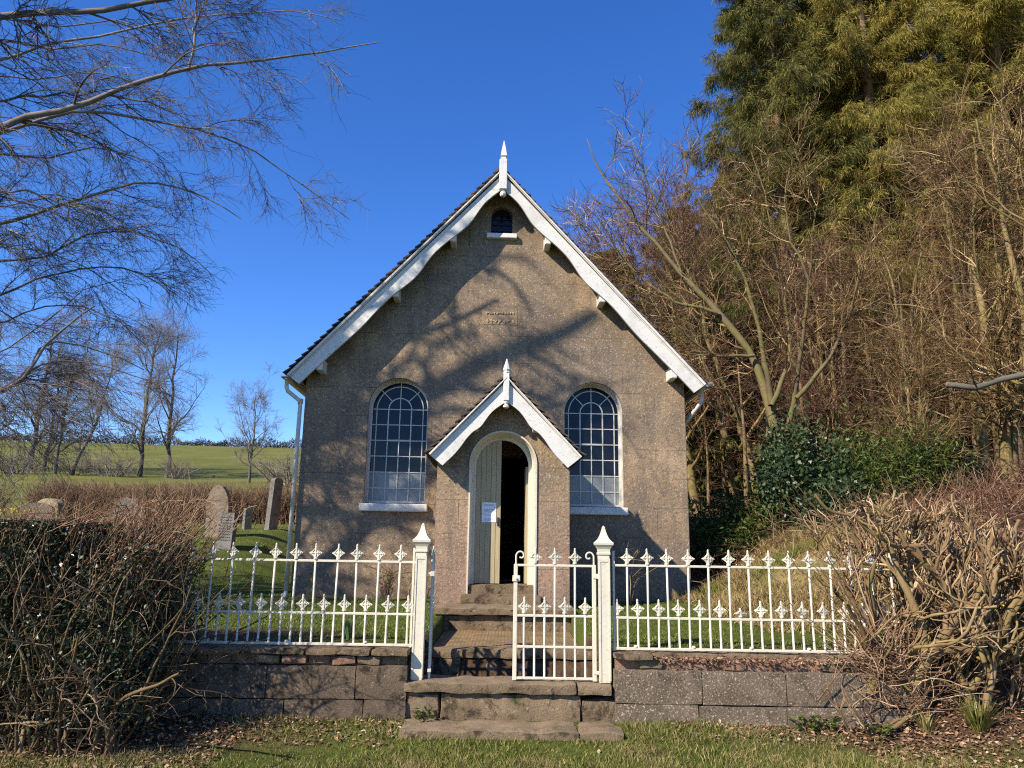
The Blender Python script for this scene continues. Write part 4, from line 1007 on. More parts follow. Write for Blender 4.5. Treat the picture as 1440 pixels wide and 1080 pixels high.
for a in ((10.0, 25.5, 2, 1.06, .3, 'darker green conifer at the left edge of the wood, its crown against the sky'), (13.4, 25, 0, .98, 1.7, 'olive green conifer next to the darker conifer at the wood edge'),
          (17.6, 24.0, 1, 1.06, 2.9, 'sunlit olive conifer towering over the right part of the wood'), (15.6, 29.5, 0, 1.08, 4.0, 'tall conifer standing behind between the two sunlit olive conifers'),
          (21.4, 26.5, 1, 1.1, 5.1, 'conifer at the right edge of the picture above the bare trees')): conifer_at(*a)
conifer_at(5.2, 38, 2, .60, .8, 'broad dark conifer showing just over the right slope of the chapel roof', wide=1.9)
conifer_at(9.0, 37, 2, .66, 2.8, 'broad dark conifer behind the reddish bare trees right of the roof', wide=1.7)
for i, (x, y, v, sc) in enumerate([(13.0, 33, 2, 1), (9.6, 42, 2, .62), (14, 45, 1, .7), (20, 38, 0, 1.0), (25, 33, 1, 1.05), (28, 40, 0, 1.1), (24, 23, 2, 1.0), (11.5, 36, 1, .70), (17, 36, 2, .95), (22, 45, 1, .9), (28, 27, 0, 1.0)]):
    conifer_at(x, y, v, sc, i*1.3, 'dark conifer deep in the wood behind the front row')

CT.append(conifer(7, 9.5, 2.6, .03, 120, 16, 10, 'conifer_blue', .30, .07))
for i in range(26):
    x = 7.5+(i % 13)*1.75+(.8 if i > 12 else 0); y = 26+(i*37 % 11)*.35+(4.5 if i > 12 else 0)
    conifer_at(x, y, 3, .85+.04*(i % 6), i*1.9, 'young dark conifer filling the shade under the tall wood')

# --- bare trees at the edge of the wood
def wood_tree(seed, h, stems, lean, tw='twig_wood', dens=1.):
    rng = np.random.default_rng(seed); T = []
    for s_ in range(stems):
        a = rng.uniform(0, 2*pi); w_ = .02*h
        ln = np.array(lean)*rng.uniform(.5, 1.5)+rng.normal(size=2)*.05
        T.append([(w_*cos(a)*j*.6+ln[0]*h*(j/5)**1.3, w_*sin(a)*j*.6+ln[1]*h*(j/5)**1.3, -.4+h*j/5*rng.uniform(.9, 1.0)) for j in range(6)])
    TP, TR = as_set(T, 18, .0165*h, .0022*h); TP[:, 2:] = wob(TP[:, 2:], .006*h, rng)
    L1, R1 = sprout(TP, TR, int(20/sqrt(stems)), .14, .98, 30, 75, .42*h/sqrt(stems)**.5, 13, .13, (-.01, -.03, .045), .50, rng, .13, taper=.45, bias=(-.15, -.5, .2))
    L2, R2 = sprout(L1, R1, int(8*dens), .12, .98, 22, 65, .20*h/sqrt(stems)**.5, 9, .14, (0, -.01, .03), .55, rng, .3, rmin=.0115, taper=.3)
    L3, R3 = sprout(L2, R2, 5, .08, .98, 22, 65, .10*h, 6, .15, (0, 0, .02), .6, rng, .5, rmin=.0068)
    L4, R4 = sprout(L3, R3, 1, .1, 1, 25, 60, .05*h, 4, .15, (0, 0, .01), .7, rng, .6, rmin=.0055)
    a = QM(); a.tubes(TP, TR, 9); a.tubes(L1, R1, 6); tr = a.mesh('trunk', 'bark_wood')
    b_ = QM(); b_.tubes(L2, R2, 4); b_.tubes(L3, R3, 3); b_.tubes(L4, R4, 3); return tr, b_.mesh('crown', tw)
WT = [wood_tree(21, 10.5, 1, (-.16, -.06)), wood_tree(22, 9.5, 2, (.0, -.1)), wood_tree(23, 12.0, 1, (-.02, -.04)), wood_tree(24, 11.5, 1, (-.22, .0), 'twig_red'), wood_tree(25, 10.5, 2, (-.08, 0), 'twig_red')]
def wood_at(px, Y, v, sc, rz, label):
    p = at(px, 700, Y); z = float(ground_z(p[0], Y)); e = empty('bare_tree', (p[0], Y, z-.1), rz, label, 'tree', 'bare trees'); e.scale = (sc, sc, sc)
    for nm, me in zip(('trunk', 'crown'), WT[v]): link(nm, me, e)
for a in ((1255, 16.5, 2, .50, .6, 'bare tree with straight pale trunk rising from the bright evergreen shrub'),
          (1330, 15.8, 2, .56, 3.4, 'bare tree with the thickest pale trunk right of the evergreen shrubs'), (1425, 14.0, 1, .86, .3, 'two stemmed pale bare tree at the right edge of the picture'),
          (1075, 19.5, 3, .72, .1, 'reddish twigged bare tree just right of the chapel wall'), (985, 23, 3, .84, .3, 'reddish bare tree whose top branches cross the sky over the chapel roof'),
          (935, 22.5, 3, .80, .0, 'reddish bare tree leaning over the lower right slope of the roof'), (885, 25, 3, .74, 6.0, 'small reddish bare tree just behind the right slope of the roof'), (1040, 25, 3, .95, .5, 'tall reddish bare tree in front of the darker conifer'),
          (1180, 18.5, 4, .60, .2, 'reddish two stemmed bare tree behind the dark ivy shrub'), (1390, 18.0, 4, .80, .2, 'reddish bare tree behind the pale tree at the right edge'),
          (1040, 30, 4, .95, .2, 'distant reddish bare tree behind the chapel in front of the small conifer'), (1300, 13.6, 1, .42, 5.9, 'low bushy bare tree in front of the thickest pale trunk'),
          (1480, 12.6, 1, .80, 2.0, 'bare tree just beyond the right edge reaching into the picture'), (1215, 21.5, 3, .62, .0, 'reddish bare tree deep in the middle of the wood')): wood_at(*a)
# the mossy tree whose arching limbs reach left over the roof: limbs follow the photograph's, each at its own depth
def arching_tree():
    rng = np.random.default_rng(91); p = at(1108, 690, 15.2); z = float(ground_z(p[0], 15.2))
    e = empty('bare_tree', (p[0], 15.2, z), 0, 'mossy tree with long limbs arching left over the chapel roof into the sky', 'tree', 'bare trees'); inv = Matrix.Translation(-e.location)
    L = [([(1108, 700), (1098, 640), (1085, 570), (1060, 500), (1010, 440), (960, 390), (910, 330), (870, 280), (840, 235), (826, 195)], 15.2, 16.5, .17, .012), ([(1085, 570), (1070, 480), (1050, 400), (1020, 340), (985, 290), (955, 235)], 15.3, 16.0, .09, .010),
         ([(1098, 640), (1120, 560), (1130, 480), (1140, 400), (1150, 320), (1165, 255)], 15.2, 14.6, .09, .010), ([(1010, 440), (950, 430), (900, 390), (860, 350), (815, 322)], 15.7, 16.6, .055, .008), ([(1060, 500), (1000, 500), (960, 470), (925, 432), (890, 420)], 15.5, 14.8, .05, .008),
         ([(1085, 570), (1110, 500), (1100, 420), (1085, 350), (1075, 280), (1056, 215)], 15.2, 15.6, .07, .010), ([(960, 390), (930, 300), (905, 240), (890, 190)], 16.0, 16.4, .04, .007), ([(1120, 560), (1170, 500), (1200, 430), (1225, 350), (1240, 290)], 15.0, 14.2, .065, .009),
         ([(1140, 400), (1110, 340), (1100, 280), (1110, 215)], 14.9, 14.5, .04, .008)]
    P, R = zip(*[as_set([path(a, y0, y1)], 22, r0, r1) for a, y0, y1, r0, r1 in L]); P = wob(np.concatenate(P), .016, rng); R = np.concatenate(R)*.78*rng.uniform(.9, 1.1, (len(P), 22))
    A, AR = sprout(P, R, 12, .2, .98, 25, 65, 1.5, 11, .11, (-.02, -.01, .04), .5, rng, .25, rmin=.010, taper=.35); B, BR = sprout(A, AR, 7, .15, .98, 22, 60, .65, 7, .12, (0, 0, .03), .6, rng, .4, rmin=.0075)
    C, CR = sprout(B, BR, 4, .1, 1, 22, 60, .30, 4, .12, (0, 0, .02), .7, rng, .6, rmin=.0055)
    q = QM(); q.tubes(P, R, 9); q.build('trunk', 'bark_mossy', e).matrix_parent_inverse = inv; q = QM(); q.tubes(A, AR, 5); q.tubes(B, BR, 3); q.tubes(C, CR, 3); q.build('crown', 'twig_wood', e).matrix_parent_inverse = inv
arching_tree()
# slender conifer trunks with dead lower twigs
def pole_tree(seed, h):
    rng = np.random.default_rng(seed); TP, TR = as_set([[(0, 0, -.4), (.08, 0, h*.4), (-.05, .1, h)]], 14, .0155*h, .0006*h)
    A, AR = sprout(TP, TR, 80, .06, .97, 70, 100, .17*h, 8, .09, (0, 0, -.045), .10, rng, .3, rmin=.008)
    B, BR = sprout(A, AR, 4, .15, 1, 25, 65, .055*h, 5, .12, (0, 0, -.03), .6, rng, .5, rmin=.005)
    a = QM(); a.tubes(TP, TR, 9); q = QM(); q.tubes(A, AR, 4); q.tubes(B, BR, 3); return a.mesh('trunk', 'bark_pine'), q.mesh('crown', 'twig_red')
PT = [pole_tree(31, 7.0), pole_tree(32, 6.4)]
def pole_at(px, Y, v, sc, rz, label):
    p = at(px, 700, Y); e = empty('bare_tree', (p[0], Y, float(ground_z(p[0], Y))-.1), rz, label, 'tree', 'conifer poles with dead lower branches'); e.scale = (sc, sc, sc)
    for nm, me in zip(('trunk', 'crown'), PT[v]): link(nm, me, e)
pole_at(1049, 18, 0, .75, .5, 'reddish straight pole trunk with dead twigs nearest the chapel wall')
for i, (px, Y, v, sc) in enumerate([(995, 21, 1, .62), (1085, 22, 0, .9), (1140, 20.5, 1, 1.05), (1205, 20, 0, 1.1), (1290, 20, 1, 1.1), (1350, 21, 0, 1.15), (1410, 19.5, 1, 1.1), (1240, 23, 0, 1.2), (1445, 22, 0, 1.2), (1020, 25, 0, .75), (1380, 24, 1, 1.25), (1160, 25, 1, 1.2)]):
    pole_at(px, Y, v, sc, i*1.1, 'thin trunk with dead twigs in the dark of the wood')
# sawn horizontal limb at the right edge
P_, R_ = as_set([path([(1500, 520), (1440, 527), (1410, 533), (1370, 546), (1340, 541), (1331, 541)], 12.2, 12.6)], 14, .055, .05)
g = QM(); g.tubes(P_, R_, 10); A, AR = sprout(P_, R_, 6, .1, .9, 50, 80, .9, 8, .15, (0, 0, .06), .3, np.random.default_rng(2), .3, rmin=.008); g.tubes(A, AR, 5)
lb = g.build('fallen_branch', 'bark_field', None, label='thick mossy limb with sawn orange end at the right edge of the wood', cat='branch')
c = MB(); ax = norm((P_[0, -1]-P_[0, -2])[None])[0]; c.tube([P_[0, -1]-ax*.01, P_[0, -1]+ax*.006], .0505, 12); c.build('sawn_end', 'brick_red', lb)

# --- evergreen shrubs
def shrub(seed, rx, ry, h, n, leaf, L, Wd, clumps=26):
    rng = np.random.default_rng(seed); ca = rng.normal(size=(clumps, 3)); ca = norm(ca)*rng.uniform(.35, .92, clumps)[:, None]; ca[:, 2] = np.abs(ca[:, 2])
    i = rng.integers(0, clumps, n); off = rng.normal(size=(n, 3))*.17; p = ca[i]+off; p[:, 2] = np.abs(p[:, 2])
    D = norm(off+rng.normal(size=(n, 3))*.10+np.array([0, -.08, -.05])); D = norm(D+rng.normal(size=(n, 3))*.6)
    C = p*np.array([rx, ry, h])
    q = QM(); q.leaves(C, D, rng.uniform(.6, 1.3, n)*L, rng.uniform(.7, 1.3, n)*Wd, rng, 0)
    m_ = 60; a = norm(rng.normal(size=(m_, 3))); a[:, 2] = np.abs(a[:, 2])+.2; tip = ca[rng.integers(0, clumps, m_)]*np.array([rx, ry, h])
    P, R = as_set([[(0, 0, -.2), tip[j]*.5+rng.normal(size=3)*.08, tip[j]] for j in range(m_)], 6, .02, .006); q.tubes(P, R, 4, 1)
    return q.mesh('evergreen_shrub', [leaf, 'bark_wood'])
for i, (px, py, Y, rx, ry, h, n, leaf, L, Wd, lab) in enumerate([
    (1135, 720, 13.2, 1.0, .9, 1.75, 9000, 'ivy_leaf', .085, .055, 'dark glossy ivy shrub left of the bright evergreen at the wood edge'),
    (1252, 720, 13.6, 1.25, 1.0, 2.0, 14000, 'yew_leaf', .12, .028, 'bright green feathery evergreen shrub in front of the pale trunks'),
    (1035, 745, 13.5, 1.1, .9, 1.05, 9000, 'yew_leaf', .10, .03, 'low dark evergreen shrub beside the chapel corner'),
    (1180, 750, 12.4, .8, .6, .75, 6000, 'ivy_leaf', .08, .05, 'low ivy mound behind the top of the grass bank'),
    (1330, 700, 14.3, .9, .8, 1.2, 6000, 'ivy_leaf', .08, .05, 'small ivy shrub at the foot of the thickest pale trunk'),
    (1105, 660, 15.0, .7, .7, 1.9, 6000, 'ivy_leaf', .085, .055, 'tall narrow ivy shrub climbing the mossy leaning tree')]):
    p = at(px, py, Y); o = link('evergreen_shrub', shrub(60+i, rx, ry, h, n, leaf, L, Wd), None, label=lab, cat='shrub', group='evergreen shrubs at the wood edge'); o.location = (p[0], Y, float(ground_z(p[0], Y))-.05)

# ------------------------------------------------------------------ hedges by the wall
def left_hedge():
    rng = np.random.default_rng(77)
    e = empty('hedge', (-4.2, 6.6, .2), 0, 'thick overgrown hedge of brown stems and dark ivy leaves in the left foreground', 'hedge')
    inv = Matrix.Translation(-e.location)
    n = 330; x = rng.uniform(-6.4, -3.0, n); y = rng.uniform(6.15, 7.25, n)
    z = ground_z(x, np.minimum(y, 6.9))-.04
    d = norm(np.stack([rng.normal(size=n)*.25+.06, rng.normal(size=n)*.22-.05, np.ones(n)], 1))
    L = rng.uniform(1.0, 1.75, n)*np.where(x > -3.2, .85, 1); P = [np.stack([x, y, z], 1)]
    for k in range(11): d = norm(d+rng.normal(size=(n, 3))*.13); P.append(P[-1]+d*(L/11)[:, None])
    P = np.stack(P, 1); P[:, :, 2] = np.minimum(P[:, :, 2], 1.86+rng.normal(size=(n, 1))*.05)
    R = np.linspace(1, .45, 12)[None]*(rng.uniform(.005, .015, n)+.006*(rng.uniform(size=n) > .86))[:, None]
    A, AR = sprout(P, R, 4, .08, .98, 25, 80, .5, 8, .20, (0, -.02, .0), .6, rng, .5, rmin=.0036)
    B, BR = sprout(A, AR, 4, .1, 1, 25, 75, .20, 5, .20, (0, 0, .0), .7, rng, .6, rmin=.0026)
    q = QM(); q.tubes(P, R, 6); q.tubes(A, AR, 4); q.tubes(B, BR, 3); q.build('stems', 'hedge_stem', e).matrix_parent_inverse = inv
    # whippy reddish shoots rising to the right above the railing
    n = 560; x = rng.uniform(-4.7, -3.0, n); y = rng.uniform(6.2, 7.1, n); z = 1.25+rng.uniform(-.2, .4, n)
    d = norm(np.stack([rng.uniform(-.1, .75, n), rng.normal(size=n)*.2, rng.uniform(.35, 1.0, n)], 1)); L = rng.uniform(.5, 1.0, n)
    P = [np.stack([x, y, z], 1)]
    for k in range(8): d = norm(d+rng.normal(size=(n, 3))*.07+np.array([0, 0, .02])); P.append(P[-1]+d*(L/8)[:, None])
    P = np.stack(P, 1); P[:, :, 2] = np.minimum(P[:, :, 2], 1.84+.24*sst(P[:, :, 0], -3.75, -3.1)+rng.normal(size=(n, 1))*.04); R = np.linspace(1, .5, 9)[None]*rng.uniform(.0032, .007, n)[:, None]
    A, AR = sprout(P, R, 3, .2, .95, 20, 55, .28, 5, .12, (0, 0, .04), .65, rng, .5, rmin=.0026)
    q = QM(); q.tubes(P, R, 5); q.tubes(A, AR, 3); q.build('shoots', 'hedge_red', e).matrix_parent_inverse = inv
    # ivy and holly leaves in clumps through the body of the hedge
    cl = 330; cx = rng.uniform(-6.3, -2.95, cl); cy = rng.uniform(6.2, 7.3, cl); cz = 1.86-1.15*rng.uniform(0, 1, cl)**2.2; right = cx > -3.6
    cz = np.where(right, rng.uniform(.35, 1.75, cl), cz); cy = np.where(right, rng.uniform(6.15, 7.35, cl), cy)
    n = 80000; i = rng.integers(0, cl, n); C = np.stack([cx, cy, cz], 1)[i]+rng.normal(size=(n, 3))*np.array([.13, .11, .10])
    C[:, 2] = np.minimum(C[:, 2], 1.86)
    D = rng.normal(size=(n, 3))+np.array([0, -.5, -.2])
    q = QM(); q.leaves(C, D, rng.uniform(.022, .048, n), rng.uniform(.018, .034, n), rng); q.build('leaves', 'hedge_leaf', e).matrix_parent_inverse = inv
left_hedge()

def right_hedge():
    rng = np.random.default_rng(41)
    e = empty('hedge', (4.4, 7.1, .3), 0, 'hard pruned hedge of pale gnarled stubby branches in the right foreground', 'hedge')
    inv = Matrix.Translation(-e.location)
    big = []; rad_ = []
    def limb(pts, Y0, Y1, r0, r1): big.append(path(pts, Y0, Y1)); rad_.append((r0, r1))
    limb([(1285, 965), (1300, 928), (1292, 880), (1263, 815), (1250, 770), (1239, 738), (1236, 710)], 6.95, 7.0, .062, .024)
    limb([(1300, 935), (1313, 909), (1336, 880), (1348, 862), (1340, 840), (1329, 823), (1310, 800), (1298, 788), (1285, 765)], 6.95, 6.85, .055, .026)
    limb([(1310, 925), (1329, 913), (1345, 912), (1360, 915), (1391, 903), (1388, 880), (1383, 866), (1368, 858)], 6.95, 6.9, .046, .03)
    limb([(1146, 695), (1155, 710), (1162, 716), (1204, 728), (1228, 749), (1263, 765), (1294, 767)], 6.75, 6.9, .014, .026)
    limb([(1391, 903), (1410, 880), (1415, 850), (1430, 820), (1450, 800)], 6.9, 6.9, .036, .03)
    limb([(1348, 862), (1365, 850), (1372, 830), (1385, 800), (1380, 770), (1392, 735)], 6.85, 6.9, .032, .018)
    limb([(1385, 1000), (1395, 960), (1400, 920), (1420, 905), (1450, 880)], 6.8, 6.9, .03, .02)
    limb([(1263, 815), (1285, 800), (1310, 770), (1330, 745), (1342, 720)], 6.98, 6.9, .03, .017)
    limb([(1225, 975), (1232, 930), (1228, 880), (1222, 830), (1230, 790)], 7.0, 7.0, .05, .02)
    limb([(1440, 1000), (1450, 900), (1440, 850), (1410, 790), (1405, 750)], 7.1, 7.0, .05, .02)
    limb([(1298, 788), (1275, 770), (1262, 745), (1248, 720), (1255, 702)], 6.85, 6.8, .026, .014)
    limb([(1383, 866), (1400, 838), (1398, 800), (1420, 765), (1428, 730)], 6.9, 6.8, .03, .015)
    BP, BR = [], []
    for l, (a, c) in zip(big, rad_): P_, R_ = as_set([l], 16, a, c); BP.append(P_[0]); BR.append(R_[0])
    BP = wob(np.array(BP), .008, rng); BR = np.array(BR)*.88*rng.uniform(.82, 1.2, np.array(BR).shape)
    # further stools along the row
    n = 64; x = np.r_[rng.uniform(3.55, 5.1, 36), rng.uniform(4.6, 8.5, n-36)]; y = rng.uniform(6.95, 7.75, n); z = ground_z(x, y)-.05
    d = norm(np.stack([rng.normal(size=n)*.4, rng.normal(size=n)*.25, np.ones(n)], 1)); L = rng.uniform(1.1, 1.75, n); P = [np.stack([x, y, z], 1)]
    for k in range(15): d = norm(d+rng.normal(size=(n, 3))*.24+np.array([0, 0, .05])); P.append(P[-1]+d*(L/15)[:, None])
    P = np.stack(P, 1); R = np.linspace(1, .5, 16)[None]*rng.uniform(.012, .031, n)[:, None]*rng.uniform(.8, 1.25, (n, 16))
    AP = np.concatenate([BP, P]); ARR = np.concatenate([BR, R])
    S1, SR1 = sprout(AP, ARR, 4, .25, .98, 30, 80, .50, 9, .22, (0, -.02, .13), .62, rng, .62, rmin=.010)
    S1[:, :, 2] = np.minimum(S1[:, :, 2], 2.13+rng.normal(size=(len(S1), 1))*.06)
    q = QM(); q.tubes(BP, BR, 9); q.tubes(P, R, 8); q.tubes(S1, SR1, 7); q.build('trunk', 'gnarl', e).matrix_parent_inverse = inv
    S2, SR2 = sprout(S1, SR1, 4, .3, 1.0, 20, 65, .24, 6, .20, (0, -.02, .16), .62, rng, .75, rmin=.0062)
    top = S1[:, -1, 2] > 1.45
    S3, SR3 = sprout(S1[top], SR1[top], 8, .3, 1.0, 15, 65, .20, 5, .18, (0, 0, .20), .62, rng, .8, rmin=.0058)
    for S_ in (S2, S3): S_[:, :, 2] = np.minimum(S_[:, :, 2], 2.20+rng.normal(size=(len(S_), 1))*.06)
    q = QM(); q.tubes(S2, SR2, 6); q.tubes(S3, SR3, 6)
    # cut ends: pale discs
    for S_, SR_ in ((S2, SR2), (S3, SR3)):
        t = norm(S_[:, -1]-S_[:, -2]); E = np.stack([S_[:, -1], S_[:, -1]+t*.002, S_[:, -1]+t*.003], 1); q.tubes(E, np.stack([SR_[:, -1], SR_[:, -1]*.9, SR_[:, -1]*.02], 1), 6)
    q.build('stubs', 'gnarl_tip', e).matrix_parent_inverse = inv
    # long uncut whips on the side towards the railing, and fine dead twigs in the base
    wl_ = []
    for pts in ([(1228, 930), (1180, 850), (1120, 800), (1080, 745), (1058, 741)], [(1225, 900), (1190, 830), (1160, 770), (1130, 725), (1105, 690)], [(1235, 900), (1205, 840), (1170, 800), (1100, 745), (1062, 720)],
                [(1230, 880), (1205, 800), (1195, 740), (1180, 700), (1165, 680)], [(1220, 935), (1150, 880), (1110, 850), (1090, 820), (1080, 790)], [(1222, 860), (1190, 780), (1160, 742), (1140, 705), (1110, 668)],
                [(1235, 930), (1170, 905), (1130, 870), (1095, 845)], [(1228, 870), (1215, 800), (1210, 745), (1200, 705)], [(1150, 985), (1180, 950), (1215, 905), (1240, 870)], [(1275, 1015), (1300, 975), (1330, 935)], [(1410, 1040), (1440, 960), (1460, 900)]):
        wl_.append(path(pts, 7.0+rng.uniform(-.15, .1), 6.8+rng.uniform(-.2, .2)))
    WP, WR_ = as_set(wl_, 18, .0075, .0030); WP = wob(WP, .006, rng)
    W2, WR2 = sprout(WP, WR_, 3, .2, .98, 18, 50, .32, 7, .10, (-.02, 0, .08), .7, rng, .5, rmin=.0026)
    n = 520; x = np.r_[rng.normal(3.42, .15, 340), rng.uniform(3.4, 6, n-340)]; y = rng.uniform(6.8, 7.25, n); z = rng.uniform(.3, 1.0, n)
    d = norm(np.stack([rng.normal(size=n)*.7, rng.normal(size=n)*.35, rng.uniform(-.1, 1, n)], 1)); L = rng.uniform(.25, .7, n); P = [np.stack([x, y, z], 1)]
    for k in range(7): d = norm(d+rng.normal(size=(n, 3))*.18+np.array([0, 0, .03])); P.append(P[-1]+d*(L/7)[:, None])
    P = np.stack(P, 1); R = np.linspace(1, .5, 8)[None]*rng.uniform(.0028, .006, n)[:, None]
    q = QM(); q.tubes(WP, WR_, 5); q.tubes(W2, WR2, 4); q.tubes(P, R, 4); q.build('shoots', 'hedge_red', e).matrix_parent_inverse = inv
right_hedge()

# ------------------------------------------------------------------ ground cover
def grass(n, xr, yr, hl, wd, mat, name, seed, label, mask=None, lean=.45):
    rng = np.random.default_rng(seed); x = rng.uniform(*xr, n); y = rng.uniform(*yr, n)
    kc = n//3; cc = rng.integers(0, kc, max(1, n//220)); ci = rng.integers(0, len(cc), kc); x[:kc] = x[cc][ci]+rng.normal(size=kc)*.05; y[:kc] = y[cc][ci]+rng.normal(size=kc)*.05; tuft = np.where(np.arange(n) < kc, 1.45, 1.)
    dens = .5+.5*np.sin(x*2.1+1.3*np.sin(y*1.7))*np.sin(y*2.9+1.1*np.sin(x*1.3)); k = rng.uniform(size=n) < (.35+.65*dens)
    if mask is not None: k &= mask(x, y, rng)
    x, y, dens = x[k], y[k], dens[k]*tuft[k]; n = len(x); C = np.stack([x, y, ground_z(x, y)-.004], 1)
    D = np.stack([rng.normal(size=n)*lean, rng.normal(size=n)*lean, np.ones(n)], 1)
    q = QM(); q.leaves(C, D, rng.uniform(hl[0], hl[1], n)*(.6+.7*dens), rng.uniform(.7, 1.4, n)*wd, rng)
    return q.build(name, mat, None, label=label, cat='grass', kind='stuff')
def front_mask(x, y, rng):
    r = rng.uniform(size=len(x))
    stepm = ~((x > -.91) & (x < 1.0) & (y > 6.60))
    litter = np.maximum(sst(-x, 1.3, 2.9)*sst(y, 6.0, 6.5), sst(x, 1.9, 3.2)*sst(y, 6.2, 6.62))
    return stepm & (r > litter*.93) & (y < 6.99)
grass(95000, (-5, 5), (5.3, 7.0), (.022, .075), .0045, 'grass_blade', 'grass', 1, 'short rough grass in front of the steps and walls', front_mask, .6)
def lawn_mask(x, y, rng):
    pth = (x > -.86) & (x < .84) & (y < 10.8); op = (x > -.95) & (x < 1.0) & (y < 8.2); c_ = (np.abs(x+.25) < 3.2) & (y > 11.9); pc = (np.abs(x+.1) < 1.0) & (y > 10.5)
    bank = (x > 2.9) & (y > 8.6)
    return ~(pth | op | c_ | pc) & (y > 7.32) & ~(bank & (rng.uniform(size=len(x)) < .6))
grass(120000, (-6.5, 5.5), (7.3, 13.0), (.018, .042), .006, 'lawn_blade', 'lawn_grass', 2, 'mown green lawn grass around the chapel', lawn_mask, .7)
def bank_mask(x, y, rng): return (x > 2.7+.25*np.sin(y*3)) & ~((x > 6) & (rng.uniform(size=len(x)) < .7))
grass(52000, (2.6, 7.0), (8.7, 12.6), (.06, .20), .008, 'bank_grass', 'bank_grass', 3, 'dry tan and green grass on the bank right of the chapel', bank_mask, .8)
grass(9000, (-12, -3.4), (13, 23), (.03, .07), .012, 'lawn_blade', 'churchyard_grass', 4, 'green grass between the gravestones', None, .7)

def litter(n, spots, seed, label, name='fallen_leaves'):
    rng = np.random.default_rng(seed); X = []
    for (x0, x1, y0, y1, w_) in spots:
        k = int(n*w_); X.append(np.stack([rng.uniform(x0, x1, k), rng.uniform(y0, y1, k)], 1))
    X = np.concatenate(X); k = len(X); z = ground_z(X[:, 0], X[:, 1])+rng.uniform(.002, .022, k)
    D = np.stack([rng.normal(size=k), rng.normal(size=k), rng.normal(size=k)*.28], 1)
    q = QM(); q.leaves(np.stack([X[:, 0], X[:, 1], z], 1), D, rng.uniform(.02, .055, k), rng.uniform(.014, .036, k), rng, 0, flat=np.array([0, 0, 1.]))
    return q.build(name, 'dead_leaf', None, label=label, cat='fallen leaves', kind='stuff')
litter(9500, [(-5, -2.2, 5.75, 7.0, .40), (-2.6, -.9, 6.45, 7.0, .07), (2.9, 5.2, 6.2, 7.1, .50), (1.4, 3.0, 6.6, 7.0, .05), (-5, 5, 5.5, 6.7, .018), (-.88, .92, 7.42, 8.08, .06), (2.6, 5, 8.8, 12, .05), (4.8, 9, 8.4, 12.8, .25)], 5, 'brown fallen leaves under the hedges and behind the gate')
# dead leaves lodged along the broken right-hand wall top
rng = np.random.default_rng(9); k = 900; X = rng.uniform(1.3, 3.5, k); q = QM()
q.leaves(np.stack([X, rng.uniform(7.0, 7.12, k), .742+rng.uniform(0, .03, k)], 1), np.stack([rng.normal(size=k), rng.normal(size=k)*.6-.3, rng.normal(size=k)*.35], 1), rng.uniform(.02, .05, k), rng.uniform(.010, .025, k), rng)
q.build('fallen_leaves', 'dead_leaf', None, label='dead leaves lodged along the broken brick top of the right wall', cat='fallen leaves', kind='stuff')
# wood floor twigs and bramble in the shade behind the bank
rng = np.random.default_rng(15); k = 8000; x = rng.uniform(2.9, 12, k); y = rng.uniform(12.2, 17, k); x[5000:] = rng.uniform(4.9, 9.5, 3000); y[5000:] = rng.uniform(8.6, 12.6, 3000); q = QM()
d = norm(np.stack([rng.normal(size=k), rng.normal(size=k), np.abs(rng.normal(size=k))*.8], 1)); P = [np.stack([x, y, ground_z(x, y)], 1)]
for j in range(5): d = norm(d+rng.normal(size=(k, 3))*.15+np.array([0, 0, -.06])); P.append(P[-1]+d*rng.uniform(.08, .22, k)[:, None])
q.tubes(np.stack(P, 1), np.linspace(1, .5, 6)[None]*rng.uniform(.003, .008, k)[:, None], 3)
q.build('bramble', 'twig_red', None, label='dead bramble stems and twigs on the floor of the wood', cat='undergrowth', kind='stuff')

# strap-leaved clumps, daffodils, a rose bush, weeds
def clump(n, L, wd, seed, spread=.8, r=.05):
    rng = np.random.default_rng(seed); a = rng.uniform(0, 2*pi, n); d = norm(np.stack([np.cos(a)*spread*rng.uniform(.1, 1, n), np.sin(a)*spread*rng.uniform(.1, 1, n), np.ones(n)], 1))
    p = np.stack([np.cos(a)*r, np.sin(a)*r, -.01*np.ones(n)], 1)*rng.uniform(.1, 1, n)[:, None]; l = rng.uniform(.6, 1.1, n)*L; P = [p]
    for j in range(5): d = norm(d+np.array([0, 0, -.13*spread])); P.append(P[-1]+d*(l/5)[:, None])
    P = np.stack(P, 1); w_ = norm(np.cross(d, [0, 0, 1]))*wd/2; tap = np.array([.6, 1, 1, .85, .55, .06]); V = np.stack([P-w_[:, None]*tap[None, :, None], P+w_[:, None]*tap[None, :, None]], 2)
    i = np.arange(n)[:, None]*12+np.arange(5)[None]*2; Q = np.stack([i, i+1, i+3, i+2], -1).reshape(-1, 4); q = QM(); q.add(V.reshape(-1, 3), Q); return q
def plant_at(px, py, Y, mb, name, mat, label, cat='plant', group=None, z=None):
    p = at(px, py, Y); o = mb.build(name, mat, None, label=label, cat=cat, group=group); o.location = (p[0], Y, float(ground_z(p[0], Y)) if z is None else z); return o
plant_at(1372, 985, 6.72, clump(170, .30, .010, 1), 'leafy_plant', 'grass_blade', 'large tuft of long strap leaves at the foot of the pale hedge')
plant_at(1300, 975, 6.78, clump(60, .20, .009, 2), 'leafy_plant', 'grass_blade', 'smaller tuft of strap leaves left of the large tuft')
plant_at(492, 880, 7.75, clump(26, .24, .014, 3, .35), 'leafy_plant', 'daffodil_leaf', 'upright bulb leaves behind the left railing near the gatepost')
